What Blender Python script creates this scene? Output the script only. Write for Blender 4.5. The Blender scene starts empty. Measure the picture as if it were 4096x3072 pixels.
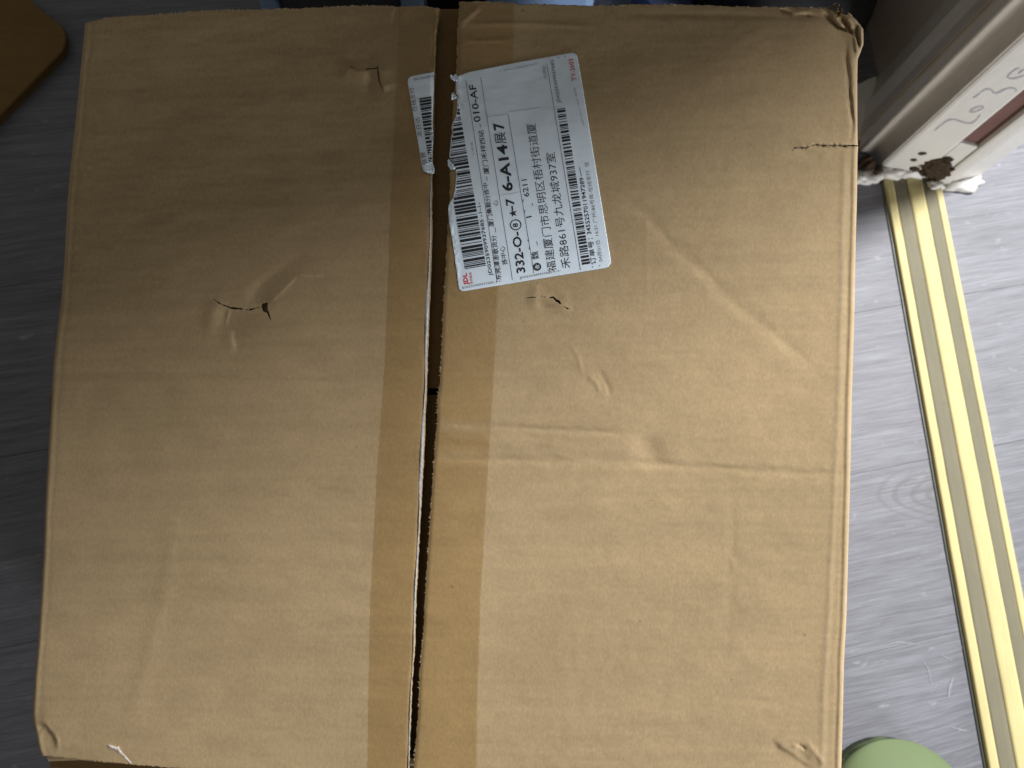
import bpy, bmesh, math, random
import numpy as np
from mathutils import Vector, Matrix, Quaternion

random.seed(7)
rng = np.random.default_rng(7)
sc = bpy.context.scene
C = sc.collection

# ------------------------------------------------------------------ camera
FPX = 2900.0                       # focal length in pixels of the 4096 wide photograph
CAM_H = 0.60
down = Vector((-297, -754, -FPX)).normalized()
q = down.rotation_difference(Vector((0, 0, -1)))
cam_d = bpy.data.cameras.new('camera')
cam = bpy.data.objects.new('camera', cam_d)
C.objects.link(cam)
cam.location = (0, 0, CAM_H)
cam.rotation_mode = 'QUATERNION'
cam.rotation_quaternion = q
cam_d.sensor_width = 36
cam_d.lens = FPX / 4096 * 36
cam_d.clip_start = 0.01
cam_d.clip_end = 60
cam_d.dof.use_dof = True
cam_d.dof.focus_distance = 0.335
cam_d.dof.aperture_fstop = 14
sc.camera = cam
R = np.array(q.to_matrix())

# ------------------------------------------------------------------ world, lamps, exposure
w = bpy.data.worlds.new('World'); sc.world = w; w.use_nodes = True
bg = w.node_tree.nodes['Background']
bg.inputs[0].default_value = (1.0, 0.945, 0.85, 1)
bg.inputs[1].default_value = 0.160

def area(name, loc, target, size, power, col):
    l = bpy.data.lights.new(name, 'AREA'); l.shape = 'DISK'; l.size = size
    l.energy = power; l.color = col
    o = bpy.data.objects.new(name, l); C.objects.link(o)
    o.location = loc
    o.rotation_euler = (Vector(target) - Vector(loc)).to_track_quat('-Z', 'Y').to_euler()
    return o
area('room_lamp', (1.26, 0.75, 1.62), (0.25, 0.15, 0.1), 0.30, 73, (1.0, 0.99, 0.975))
area('jamb_fill', (1.6, -1.5, 0.32), (0.45, 0.3, 0.1), 0.4, 30, (0.97, 0.98, 1.0))  # added fill that brightens the door jamb, like bounce from a wall

sc.view_settings.view_transform = 'Standard'
sc.view_settings.look = 'None'
sc.view_settings.exposure = 0.0
sc.view_settings.gamma = 1.0

# ------------------------------------------------------------------ geometry helpers
def rays(px, py):
    px = np.asarray(px, float); py = np.asarray(py, float)
    v = np.stack([px - 2048, 1536 - py, np.full_like(px, -FPX)], -1)
    return v @ R.T
TOP = (0.2389, 0.1558, 0.2099)      # z = a + b x + c y : the slightly tilted box top

def PT(px, py, h=0.0):
    r = rays(px, py)
    t = (TOP[0] + h - CAM_H) / (r[..., 2] - TOP[1] * r[..., 0] - TOP[2] * r[..., 1])
    return np.array([0, 0, CAM_H]) + r * t[..., None]

def P(px, py, z=0.0):
    r = rays(px, py); t = (z - CAM_H) / r[..., 2]
    return np.array([0, 0, CAM_H]) + r * t[..., None]

def poly_x(pts, y):
    p = np.array(pts, float)
    return np.interp(y, p[:, 1], p[:, 0])
def poly_y(pts, x):
    p = np.array(pts, float)
    return np.interp(x, p[:, 0], p[:, 1])

def vnoise(x, y, seed=0):
    """cheap smooth value noise in -1..1"""
    r = np.random.default_rng(seed).uniform(-1, 1, (64, 64))
    xi = np.floor(x).astype(int); yi = np.floor(y).astype(int)
    fx = x - xi; fy = y - yi
    fx = fx * fx * (3 - 2 * fx); fy = fy * fy * (3 - 2 * fy)
    a = r[yi % 64, xi % 64]; b = r[yi % 64, (xi + 1) % 64]
    c = r[(yi + 1) % 64, xi % 64]; d = r[(yi + 1) % 64, (xi + 1) % 64]
    return (a * (1 - fx) + b * fx) * (1 - fy) + (c * (1 - fx) + d * fx) * fy

def seg_dist(X, Y, pts):
    """distance to a polyline, signed side, and position 0..1 along it"""
    best = np.full(X.shape, 1e9); side = np.zeros(X.shape); along = np.zeros(X.shape)
    pts = [np.array(p, float) for p in pts]
    L = [np.linalg.norm(b - a) for a, b in zip(pts, pts[1:])]; T = sum(L); acc = 0
    for a, b, l in zip(pts, pts[1:], L):
        dx, dy = (b - a) / l
        t = (X - a[0]) * dx + (Y - a[1]) * dy
        tc = np.clip(t, 0, l)
        d = np.hypot(X - a[0] - tc * dx, Y - a[1] - tc * dy)
        s = (X - a[0]) * dy - (Y - a[1]) * dx
        m = d < best
        best = np.where(m, d, best); side = np.where(m, np.sign(s), side)
        along = np.where(m, (acc + tc) / T, along)
        acc += l
    return best, side, along

def inside(X, Y, poly):
    r = np.zeros(X.shape, bool); n = len(poly)
    for i in range(n):
        x0, y0 = poly[i]; x1, y1 = poly[(i + 1) % n]
        if y0 == y1: continue
        c = ((y0 > Y) != (y1 > Y)) & (X < (x1 - x0) * (Y - y0) / (y1 - y0) + x0)
        r ^= c
    return r

def project(X, Y, poly):
    best = np.full(X.shape, 1e9); bx = X.copy(); by = Y.copy(); n = len(poly)
    for i in range(n):
        a = np.array(poly[i], float); b = np.array(poly[(i + 1) % n], float)
        l2 = max(((b - a) ** 2).sum(), 1e-9)
        t = np.clip(((X - a[0]) * (b[0] - a[0]) + (Y - a[1]) * (b[1] - a[1])) / l2, 0, 1)
        qx = a[0] + t * (b[0] - a[0]); qy = a[1] + t * (b[1] - a[1])
        d = np.hypot(X - qx, Y - qy); m = d < best
        best = np.where(m, d, best); bx = np.where(m, qx, bx); by = np.where(m, qy, by)
    return bx, by, best

def mesh_obj(name, verts, faces, mat, parent=None, smooth=True, attrs=None):
    me = bpy.data.meshes.new(name)
    verts = np.asarray(verts, float)
    if parent is not None:
        verts = verts - np.array(parent['_base'])
    faces = np.asarray(faces) if not isinstance(faces, list) else faces
    if isinstance(faces, np.ndarray):
        n = faces.shape[1]
        me.vertices.add(len(verts)); me.vertices.foreach_set('co', verts.ravel())
        me.loops.add(faces.size); me.loops.foreach_set('vertex_index', faces.ravel().astype(np.int32))
        me.polygons.add(len(faces))
        me.polygons.foreach_set('loop_start', np.arange(0, faces.size, n, dtype=np.int32))
        me.update(calc_edges=True)
    else:
        me.from_pydata([tuple(v) for v in verts], [], [tuple(f) for f in faces]); me.update()
    me.polygons.foreach_set('use_smooth', np.full(len(me.polygons), smooth))
    if attrs:
        for k, a in attrs.items():
            at = me.attributes.new(k, 'FLOAT', 'POINT'); at.data.foreach_set('value', np.asarray(a, np.float32))
    me.materials.append(mat)
    o = bpy.data.objects.new(name, me); C.objects.link(o)
    if parent is not None:
        o.parent = parent; o['_base'] = parent['_base']
    return o

def thing(name, label, cat, base, group=None):
    o = bpy.data.objects.new(name, None); C.objects.link(o)
    o.location = base; o.empty_display_size = 0.05
    o['label'] = label; o['category'] = cat; o['_base'] = list(base)
    if group: o['group'] = group
    return o

def prism(name, plan, z0, z1, mat, parent, bevel=0.0, smooth=False):
    """upright prism over a plan outline (world x, y)"""
    bm = bmesh.new()
    lo = [bm.verts.new((p[0], p[1], z0)) for p in plan]
    hi = [bm.verts.new((p[0], p[1], z1)) for p in plan]
    bm.faces.new(lo[::-1]); bm.faces.new(hi)
    n = len(plan)
    for i in range(n):
        bm.faces.new([lo[i], lo[(i + 1) % n], hi[(i + 1) % n], hi[i]])
    bmesh.ops.recalc_face_normals(bm, faces=bm.faces)
    if bevel:
        bmesh.ops.bevel(bm, geom=list(bm.edges), offset=bevel, segments=2, affect='EDGES', profile=0.6)
    return finish_bm(name, bm, mat, parent, smooth)

def finish_bm(name, bm, mat, parent, smooth=False):
    me = bpy.data.meshes.new(name)
    if parent is not None:
        b = Vector(parent['_base'])
        bmesh.ops.translate(bm, verts=bm.verts, vec=-b)
    bm.to_mesh(me); bm.free()
    me.polygons.foreach_set('use_smooth', np.full(len(me.polygons), smooth))
    me.materials.append(mat)
    o = bpy.data.objects.new(name, me); C.objects.link(o)
    if parent is not None:
        o.parent = parent; o['_base'] = parent['_base']
    return o

# ------------------------------------------------------------------ materials
def new_mat(name):
    m = bpy.data.materials.new(name); m.use_nodes = True
    nt = m.node_tree; b = nt.nodes['Principled BSDF']
    return m, nt, b
def N(nt, t, **kw):
    n = nt.nodes.new(t)
    for k, v in kw.items(): setattr(n, k, v)
    return n
def mapped_noise(nt, scale3, scale=1.0, detail=3, rough=0.55, coord='Object', rot=0.0):
    tc = N(nt, 'ShaderNodeTexCoord'); mp = N(nt, 'ShaderNodeMapping')
    mp.inputs['Scale'].default_value = scale3; mp.inputs['Rotation'].default_value = (0, 0, rot)
    nt.links.new(tc.outputs[coord], mp.inputs[0])
    n = N(nt, 'ShaderNodeTexNoise'); n.inputs['Scale'].default_value = scale
    n.inputs['Detail'].default_value = detail; n.inputs['Roughness'].default_value = rough
    nt.links.new(mp.outputs[0], n.inputs['Vector'])
    return n.outputs['Fac']
def ramp(nt, fac, stops):
    r = N(nt, 'ShaderNodeValToRGB'); e = r.color_ramp.elements
    while len(e) < len(stops): e.new(0.5)
    for el, (p, c) in zip(e, stops):
        el.position = p; el.color = (c, c, c, 1) if isinstance(c, (int, float)) else (*c, 1)
    nt.links.new(fac, r.inputs[0]); return r.outputs[0]
def mixc(nt, fac, a, b, mode='MIX'):
    m = N(nt, 'ShaderNodeMix', data_type='RGBA', blend_type=mode)
    for s, v in ((0, fac), (6, a), (7, b)):
        if isinstance(v, (int, float)): m.inputs[s].default_value = v
        elif isinstance(v, tuple): m.inputs[s].default_value = (*v, 1)
        else: nt.links.new(v, m.inputs[s])
    return m.outputs[2]
def math_n(nt, op, a, b=0.0, c=None):
    m = N(nt, 'ShaderNodeMath', operation=op)
    for i, v in enumerate((a, b) if c is None else (a, b, c)):
        if isinstance(v, (int, float)): m.inputs[i].default_value = v
        else: nt.links.new(v, m.inputs[i])
    return m.outputs[0]
def bump(nt, bsdf, pairs):
    prev = None
    for h, dist, st in pairs:
        b = N(nt, 'ShaderNodeBump'); b.inputs['Distance'].default_value = dist
        b.inputs['Strength'].default_value = st
        nt.links.new(h, b.inputs['Height'])
        if prev is not None: nt.links.new(prev, b.inputs['Normal'])
        prev = b.outputs[0]
    nt.links.new(prev, bsdf.inputs['Normal'])

def cardboard(name, base, rough=0.85, coat=0.0, wearcol=(0.50, 0.39, 0.26), speck=True, spec=0.25):
    m, nt, b = new_mat(name)
    big = mapped_noise(nt, (9, 14, 9), 1.0, 4, 0.6)
    mid = mapped_noise(nt, (55, 70, 60), 1.0, 3, 0.6)
    fib = mapped_noise(nt, (820, 500, 500), 1.0, 3, 0.65)
    flute = mapped_noise(nt, (6, 210, 30), 1.0, 2, 0.5)
    col = mixc(nt, ramp(nt, big, [(0.3, 0.0), (0.7, 1.0)]), tuple(c * 0.93 for c in base), tuple(min(1, c * k) for c, k in zip(base, (1.06, 1.05, 1.07))))
    col = mixc(nt, 1.0, col, ramp(nt, mid, [(0.25, 0.94), (0.75, 1.055)]), 'MULTIPLY')
    col = mixc(nt, 1.0, col, ramp(nt, flute, [(0.3, 0.955), (0.7, 1.035)]), 'MULTIPLY')
    col = mixc(nt, 1.0, col, ramp(nt, fib, [(0.25, 0.89), (0.5, 1.0), (0.75, 1.13)]), 'MULTIPLY')
    if speck:
        sp = mapped_noise(nt, (210, 210, 210), 1.0, 1, 0.5)
        col = mixc(nt, ramp(nt, sp, [(0.80, 0.0), (0.835, 0.55)]), col, tuple(c * 0.35 for c in base))
    at = N(nt, 'ShaderNodeAttribute', attribute_name='wear')
    wn = mapped_noise(nt, (420, 260, 300), 1.0, 3, 0.7)
    wf = math_n(nt, 'MULTIPLY', at.outputs['Fac'], ramp(nt, wn, [(0.3, 0.35), (0.7, 1.0)]))
    col = mixc(nt, wf, col, wearcol)
    at2 = N(nt, 'ShaderNodeAttribute', attribute_name='shade_specks')
    col = mixc(nt, math_n(nt, 'MULTIPLY', at2.outputs['Fac'], ramp(nt, wn, [(0.25, 0.5), (0.7, 1.0)])), col, tuple(c * 0.3 for c in base))
    nt.links.new(col, b.inputs['Base Color'])
    b.inputs['Roughness'].default_value = rough
    b.inputs['Specular IOR Level'].default_value = spec
    b.inputs['Coat Weight'].default_value = coat; b.inputs['Coat Roughness'].default_value = 0.38
    fl2 = mapped_noise(nt, (3, 150, 20), 1.0, 1, 0.5)
    bump(nt, b, [(fib, 0.00010, 0.55), (mid, 0.0006, 0.18), (fl2, 0.0004, 0.30)])
    return m

M_card = cardboard('kraft_cardboard', (0.378, 0.281, 0.158))
M_tape = cardboard('tape_over_cardboard', (0.300, 0.199, 0.083), rough=0.6, coat=0.28, wearcol=(0.44, 0.35, 0.23), spec=0.4)
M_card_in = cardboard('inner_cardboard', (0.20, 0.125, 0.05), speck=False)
M_core = cardboard('torn_paper_core', (0.40, 0.31, 0.20), speck=False)
M_card_old = cardboard('old_brown_cardboard', (0.215, 0.135, 0.048), speck=False)

def simple(name, col, rough=0.6, spec=0.4, n=(120, 120, 120), amp=0.06, bump_d=0.0002, metal=0.0, trans=0.0):
    m, nt, b = new_mat(name)
    f = mapped_noise(nt, n, 1.0, 4, 0.6)
    c = mixc(nt, 1.0, tuple(col), ramp(nt, f, [(0.25, 1 - amp), (0.75, 1 + amp)]), 'MULTIPLY')
    nt.links.new(c, b.inputs['Base Color'])
    b.inputs['Roughness'].default_value = rough; b.inputs['Specular IOR Level'].default_value = spec
    b.inputs['Metallic'].default_value = metal
    bump(nt, b, [(f, bump_d, 0.5)])
    return m
M_label = simple('thermal_label_paper', (0.73, 0.85, 0.98), 0.42, 0.5, (90, 90, 90), 0.025, 0.0004)
M_ink = simple('black_print', (0.025, 0.028, 0.035), 0.5, 0.3, (1500, 1500, 800), 0.5, 0.00001)
M_ink_grey = simple('faded_print', (0.20, 0.21, 0.24), 0.5, 0.3, (1500, 1500, 800), 0.4, 0.00001)
M_ink_pale = simple('very_faded_print', (0.40, 0.42, 0.47), 0.5, 0.3, (900, 900, 800), 0.3, 0.00001)
M_ink_red = simple('red_print', (0.62, 0.035, 0.035), 0.5, 0.3, (1500, 1500, 800), 0.3, 0.00001)
M_lip = simple('cut_tape_edge_film', (0.36, 0.36, 0.37), 0.35, 0.6, (120, 500, 120), 0.22, 0.0006)

# ------------------------------------------------------------------ floor
GA = math.radians(10.7)
gdir = np.array([math.cos(GA), math.sin(GA)]); gper = np.array([-math.sin(GA), math.cos(GA)])
KNOT = P(3830., 1975., 0.0)
def floor_mat():
    m, nt, b = new_mat('grey_wood_vinyl')
    tc = N(nt, 'ShaderNodeTexCoord'); oi = N(nt, 'ShaderNodeObjectInfo')
    sep = N(nt, 'ShaderNodeCombineXYZ')
    nt.links.new(math_n(nt, 'MULTIPLY', oi.outputs['Random'], 7.3), sep.inputs[0])
    nt.links.new(math_n(nt, 'MULTIPLY', oi.outputs['Random'], 3.1), sep.inputs[1])
    add = N(nt, 'ShaderNodeVectorMath', operation='ADD')
    nt.links.new(tc.outputs['Object'], add.inputs[0]); nt.links.new(sep.outputs[0], add.inputs[1])
    # gentle bending of the grain
    wp = N(nt, 'ShaderNodeTexNoise'); wp.inputs['Scale'].default_value = 5; wp.inputs['Detail'].default_value = 2
    nt.links.new(add.outputs[0], wp.inputs['Vector'])
    wv = N(nt, 'ShaderNodeVectorMath', operation='MULTIPLY_ADD')
    nt.links.new(wp.outputs['Color'], wv.inputs[0]); wv.inputs[1].default_value = (0.0, 0.012, 0); nt.links.new(add.outputs[0], wv.inputs[2])
    def gn(s3, det, rg, s=1):
        mp = N(nt, 'ShaderNodeMapping'); mp.inputs['Scale'].default_value = s3
        nt.links.new(wv.outputs[0], mp.inputs[0])
        n = N(nt, 'ShaderNodeTexNoise'); n.inputs['Scale'].default_value = 1; n.inputs['Detail'].default_value = det; n.inputs['Roughness'].default_value = rg
        nt.links.new(mp.outputs[0], n.inputs['Vector']); return n.outputs['Fac']
    g1 = gn((8, 150, 10), 5, 0.68); g2 = gn((26, 620, 10), 4, 0.7); g3 = gn((5, 22, 5), 3, 0.5); g4 = gn((14, 330, 10), 3, 0.6); g5 = gn((40, 90, 10), 3, 0.6)
    col = mixc(nt, ramp(nt, g1, [(0.3, 0.0), (0.7, 1.0)]), (0.142, 0.146, 0.170), (0.222, 0.228, 0.264))
    col = mixc(nt, 1.0, col, ramp(nt, g2, [(0.32, 0.70), (0.66, 1.16)]), 'MULTIPLY')
    col = mixc(nt, 1.0, col, ramp(nt, g3, [(0.3, 0.9), (0.7, 1.08)]), 'MULTIPLY')
    col = mixc(nt, ramp(nt, g4, [(0.62, 0.0), (0.72, 0.55)]), col, (0.135, 0.13, 0.145))
    col = mixc(nt, ramp(nt, g5, [(0.64, 0.0), (0.76, 0.5)]), col, (0.42, 0.42, 0.48))
    # the half seen knot with its cathedral rings
    geo = N(nt, 'ShaderNodeNewGeometry')
    s = N(nt, 'ShaderNodeVectorMath', operation='SUBTRACT'); nt.links.new(geo.outputs['Position'], s.inputs[0]); s.inputs[1].default_value = tuple(KNOT)
    mp = N(nt, 'ShaderNodeMapping'); mp.inputs['Rotation'].default_value = (0, 0, -GA * 0.3); mp.inputs['Scale'].default_value = (1 / 0.088, 1 / 0.031, 0)
    nt.links.new(s.outputs[0], mp.inputs[0])
    dn = N(nt, 'ShaderNodeTexNoise'); dn.inputs['Scale'].default_value = 2.2; nt.links.new(mp.outputs[0], dn.inputs['Vector'])
    ln = N(nt, 'ShaderNodeVectorMath', operation='LENGTH'); nt.links.new(mp.outputs[0], ln.inputs[0])
    d = math_n(nt, 'ADD', ln.outputs['Value'], math_n(nt, 'MULTIPLY', dn.outputs['Fac'], 0.16))
    rings = math_n(nt, 'SINE', math_n(nt, 'MULTIPLY', d, 36.0))
    mask = ramp(nt, ln.outputs['Value'], [(0.75, 1.0), (1.0, 0.0)])
    sx_ = N(nt, 'ShaderNodeSeparateXYZ'); nt.links.new(s.outputs[0], sx_.inputs[0])
    mask = math_n(nt, 'MULTIPLY', mask, ramp(nt, math_n(nt, 'MULTIPLY_ADD', sx_.outputs[0], 10.0, 0.5), [(0.5, 1.0), (0.6, 0.0)]))
    rm = math_n(nt, 'MULTIPLY', mask, ramp(nt, rings, [(0.05, 0.0), (0.9, 0.55)]))
    col = mixc(nt, rm, col, (0.115, 0.112, 0.115))
    nt.links.new(col, b.inputs['Base Color'])
    b.inputs['Roughness'].default_value = 0.55; b.inputs['Specular IOR Level'].default_value = 0.4
    bump(nt, b, [(g2, 0.0003, 0.5), (g1, 0.0004, 0.3)])
    return m
M_floor = floor_mat()
M_sub = simple('dark_floor_joint', (0.13, 0.13, 0.14), 0.9, 0.1)

fl = thing('floor', 'grey wood grain vinyl plank floor', 'floor', (0, 0, 0))
fl['kind'] = 'structure'; del fl['category']
mesh_obj('subfloor', [(-3, -3, -0.0035), (3, -3, -0.0035), (3, 3, -0.0035), (-3, 3, -0.0035)], [(0, 1, 2, 3)], M_sub, fl, False)
PW = 0.1432; PL = 1.1
def plank_mesh():
    bm = bmesh.new()
    g = 0.00005; a, bb = PL / 2 - g, PW / 2 - g; e = 0.00018
    lo = [bm.verts.new(v) for v in ((-a, -bb, -0.003), (a, -bb, -0.003), (a, bb, -0.003), (-a, bb, -0.003))]
    md = [bm.verts.new(v) for v in ((-a, -bb, -0.0005), (a, -bb, -0.0005), (a, bb, -0.0005), (-a, bb, -0.0005))]
    hi = [bm.verts.new(v) for v in ((-a + e, -bb + e, 0), (a - e, -bb + e, 0), (a - e, bb - e, 0), (-a + e, bb - e, 0))]
    bm.faces.new(hi)
    for A, B in ((lo, md), (md, hi)):
        for i in range(4): bm.faces.new([A[i], A[(i + 1) % 4], B[(i + 1) % 4], B[i]])
    me = bpy.data.meshes.new('plank'); bm.to_mesh(me); bm.free(); me.materials.append(M_floor); return me
pm = plank_mesh()
s0 = np.array([0.490, 0.103]) @ gper + PW / 2       # a seam seen right of the strip
for r in range(-5, 8):
    off = [0.13, 0.62, 0.37, 0.86][r % 4] * PL
    for c in range(-2, 3):
        ctr = gdir * (off + c * PL - 0.2) + gper * (s0 + r * PW)
        o = bpy.data.objects.new('plank', pm); C.objects.link(o); o.parent = fl
        o.location = (ctr[0], ctr[1], 0); o.rotation_euler = (0, 0, GA)

M_scuff = simple('pale_scuff', (0.27, 0.272, 0.312), 0.6, 0.3, (300, 300, 300), 0.3, 0.00005)
for pts, wd in (([(3560, 2572), (3600, 2568), (3640, 2574), (3690, 2580)], 5), ([(3480, 2655), (3530, 2640), (3590, 2652)], 4), ([(3690, 2645), (3712, 2672), (3718, 2700), (3726, 2738), (3780, 2742)], 5),
                ([(3762, 2618), (3790, 2632), (3808, 2642)], 6), ([(3795, 2792), (3800, 2750), (3812, 2710)], 11), ([(3388, 2618), (3415, 2600), (3445, 2592)], 6), ([(3830, 2575), (3850, 2592), (3868, 2606)], 5), ([(3800, 2905), (3840, 2918), (3880, 2925)], 8), ([(3950, 1748), (3985, 1755), (4010, 1752)], 7)):
    vs = []; n_ = len(pts)
    for k_, (x, y) in enumerate(pts):
        a_ = pts[max(0, k_ - 1)]; b_ = pts[min(n_ - 1, k_ + 1)]; dx, dy = b_[0] - a_[0], b_[1] - a_[1]; l_ = math.hypot(dx, dy); w_ = wd * (0.35 if k_ in (0, n_ - 1) else 1) / 2
        for sg in (-1, 1): vs.append(P(float(x - dy / l_ * w_ * sg), float(y + dx / l_ * w_ * sg), 0.00025))
    mesh_obj('scuff_mark', vs, [(2 * k_, 2 * k_ + 1, 2 * k_ + 3, 2 * k_ + 2) for k_ in range(n_ - 1)], M_scuff, fl, False)

# ------------------------------------------------------------------ height field of the two top flaps (in photo pixels)
L_HINGE = [(341, 94), (330, 200), (306, 450), (285, 640), (270, 800), (258, 1040), (245, 1200), (215, 1440), (203, 1660), (184, 1965), (174, 2226), (151, 2590), (140, 2700), (131, 2846), (133, 2886), (143, 2930), (156, 3000), (166, 3025)]
L_TOP = [(338, 94), (368, 85), (403, 77), (448, 67), (572, 62), (696, 52), (870, 40), (1000, 38), (1163, 35), (1402, 23), (1543, 22), (1590, 27), (1678, 23), (1762, 34)]
L_BOT = [(160, 3021), (187, 3023), (400, 3046), (651, 3069), (1100, 3100), (1640, 3130)]
L_GAP = [(1758, 30), (1751, 60), (1741, 136), (1737, 282), (1732, 513), (1726, 696), (1724, 930), (1716, 1182), (1708, 1400), (1704, 1551), (1699, 1641), (1689, 1882), (1662, 2400), (1656, 2603), (1646, 2744), (1640, 2927), (1634, 3140)]
R_GAP = [(1839, 4), (1830, 136), (1825, 293), (1813, 421), (1807, 513), (1798, 658), (1799, 683), (1798, 808), (1792, 912), (1784, 1037), (1775, 1182), (1765, 1400), (1758, 1545), (1749, 1587), (1747, 1701), (1738, 1807), (1731, 1900), (1698, 2400), (1690, 2562), (1678, 2683), (1672, 2866), (1662, 2967), (1654, 3072), (1650, 3140)]
R_TOP = [(1838, 5), (1922, 6), (2051, 10), (2066, 18), (2176, 16), (2295, 22), (2400, 22), (2609, 17), (2748, 19), (2922, 26), (3096, 29), (3220, 29), (3310, 33), (3345, 44), (3366, 58)]
R_HINGE = [(3366, 58), (3405, 63), (3424, 78), (3440, 98), (3453, 116), (3454, 175), (3447, 194), (3441, 212), (3431, 236), (3429, 300), (3430, 560), (3433, 588), (3430, 620), (3428, 780), (3423, 971), (3418, 1243), (3407, 1600), (3400, 1950), (3393, 2200), (3386, 2463), (3376, 2647), (3371, 2883), (3364, 3110)]
R_BOT = [(1650, 3130), (3362, 3112)]
TAPE_L = [(1597, 24), (1592, 200), (1583, 380), (1560, 900), (1542, 1400), (1526, 1650), (1508, 1900), (1480, 2450), (1470, 3072), (1469, 3130)]
TAPE_R = [(2058, 10), (2052, 300), (2030, 700), (1992, 1180), (1976, 1500), (1955, 1850), (1940, 2100), (1922, 2400), (1910, 2800), (1906, 3130)]

mm = 0.001
def ridge(X, Y, pts, w, amp, taper=True):
    """rounded ridge (amp > 0) or valley along a polyline"""
    d, s, a = seg_dist(X, Y, pts)
    jit = 1 + 0.35 * vnoise(X / 37, Y / 37, 3)
    k = np.exp(-(d / (w * jit)) ** 2) * amp
    if taper: k *= np.clip(np.minimum(a, 1 - a) * 5 + 0.12, 0, 1)
    return k
def step(X, Y, pts, w, reach, amp):
    """one side of the line stands amp higher than the other, fading over reach"""
    d, s, a = seg_dist(X, Y, pts)
    t = np.clip(np.minimum(a, 1 - a) * 5, 0, 1)
    return amp * np.tanh(s * d / w) * np.exp(-(d / reach) ** 2) * t
def blob(X, Y, x, y, rx, ry, amp, rot=0.0):
    c, s = math.cos(rot), math.sin(rot)
    u = ((X - x) * c + (Y - y) * s) / rx; v = (-(X - x) * s + (Y - y) * c) / ry
    return amp * np.exp(-(u * u + v * v))

TEAR_A = [(1372, 254), (1398, 267), (1425, 274), (1450, 277), (1480, 275), (1511, 270)]
TEAR_A2 = [(1511, 256), (1512, 290), (1517, 325), (1526, 345), (1534, 370)]
TEAR_B = [(846, 1192), (880, 1214), (920, 1231), (950, 1233), (995, 1240), (1030, 1230), (1046, 1227)]
TEAR_C = [(2092, 1196), (2110, 1189), (2140, 1188), (2165, 1183), (2185, 1189), (2212, 1189), (2240, 1212), (2262, 1230), (2284, 1237)]
TEAR_D = [(3170, 602), (3182, 590), (3222, 592), (3240, 586), (3262, 578), (3296, 582), (3345, 581), (3390, 583), (3434, 584)]
DIAG = [(2470, 760), (2600, 875), (2690, 985), (2750, 1040), (2850, 1118), (2905, 1190), (2975, 1245), (3060, 1310), (3130, 1365), (3220, 1440), (3290, 1520)]

def H_left(X, Y):
    h = 0.5 * mm * vnoise(X / 420, Y / 300, 11) + 0.16 * mm * vnoise(X / 130, Y / 60, 12) + 0.045 * mm * vnoise(X / 60, Y / 17, 13)
    h += step(X, Y, TEAR_A, 5, 46, -0.75 * mm)
    h += step(X, Y, TEAR_A2, 5, 50, 0.75 * mm)
    h += blob(X, Y, 1440, 262, 60, 14, 0.5 * mm) + blob(X, Y, 1490, 320, 26, 55, -0.8 * mm)
    h += blob(X, Y, 930, 1262, 95, 66, -1.3 * mm) + blob(X, Y, 850, 1270, 34, 60, 0.9 * mm, 0.2)
    h += blob(X, Y, 1040, 1190, 34, 60, -1.3 * mm, 0.7) + blob(X, Y, 1100, 1120, 125, 34, -0.8 * mm, -0.70)
    h += ridge(X, Y, [(1075, 1205), (1120, 1170), (1165, 1125), (1185, 1105)], 9, 0.4 * mm)
    h += ridge(X, Y, [(1185, 1102), (1215, 1092), (1290, 1104)], 8, 0.28 * mm)
    h += ridge(X, Y, TEAR_B, 26, 0.5 * mm)
    h += ridge(X, Y, [(918, 1235), (908, 1275), (905, 1300)], 6, 0.3 * mm)
    h += step(X, Y, [(930, 1315), (932, 1360), (945, 1405)], 7, 40, -0.35 * mm)
    h += ridge(X, Y, [(200, 1490), (600, 1496), (1000, 1515), (1460, 1528)], 14, -0.34 * mm)
    h += ridge(X, Y, [(300, 1530), (900, 1545), (1500, 1560)], 20, 0.14 * mm)
    h += ridge(X, Y, [(720, 1990), (660, 2350), (560, 2760), (520, 2950)], 36, 0.22 * mm)
    h += ridge(X, Y, [(150, 2960), (185, 2900), (230, 2960), (228, 3010)], 10, 0.35 * mm)
    h += step(X, Y, [(140, 2890), (180, 2900), (215, 2940), (228, 3000)], 8, 60, 0.6 * mm)
    h += ridge(X, Y, [(250, 400), (900, 410), (1500, 395)], 40, 0.2 * mm)
    h += ridge(X, Y, [(425, 2980), (470, 2995), (485, 3008)], 8, 0.35 * mm)
    d = X - poly_x(L_HINGE, Y)
    r = 12.0; k = np.clip(1 - d / r, 0, 1)
    h -= 2.0 * mm * (1 - np.sqrt(np.clip(1 - k * k, 0, 1)))
    h += -0.10 * mm * np.exp(-((d - 26 - 5 * vnoise(Y / 90, Y * 0, 4)) / 9) ** 2)
    g = poly_x(L_GAP, Y) - X
    h += 1.5 * mm * np.exp(-(g / 210) ** 2)                      # the free edge lifts a little
    h -= 0.5 * mm * np.exp(-(g / 9) ** 2)
    t = X - poly_x(TAPE_L, Y)
    h += blob(X, Y, 1660, 80, 60, 45, -0.6 * mm) + ridge(X, Y, [(1588, 30), (1575, 110)], 12, -0.4 * mm)
    return h

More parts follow.
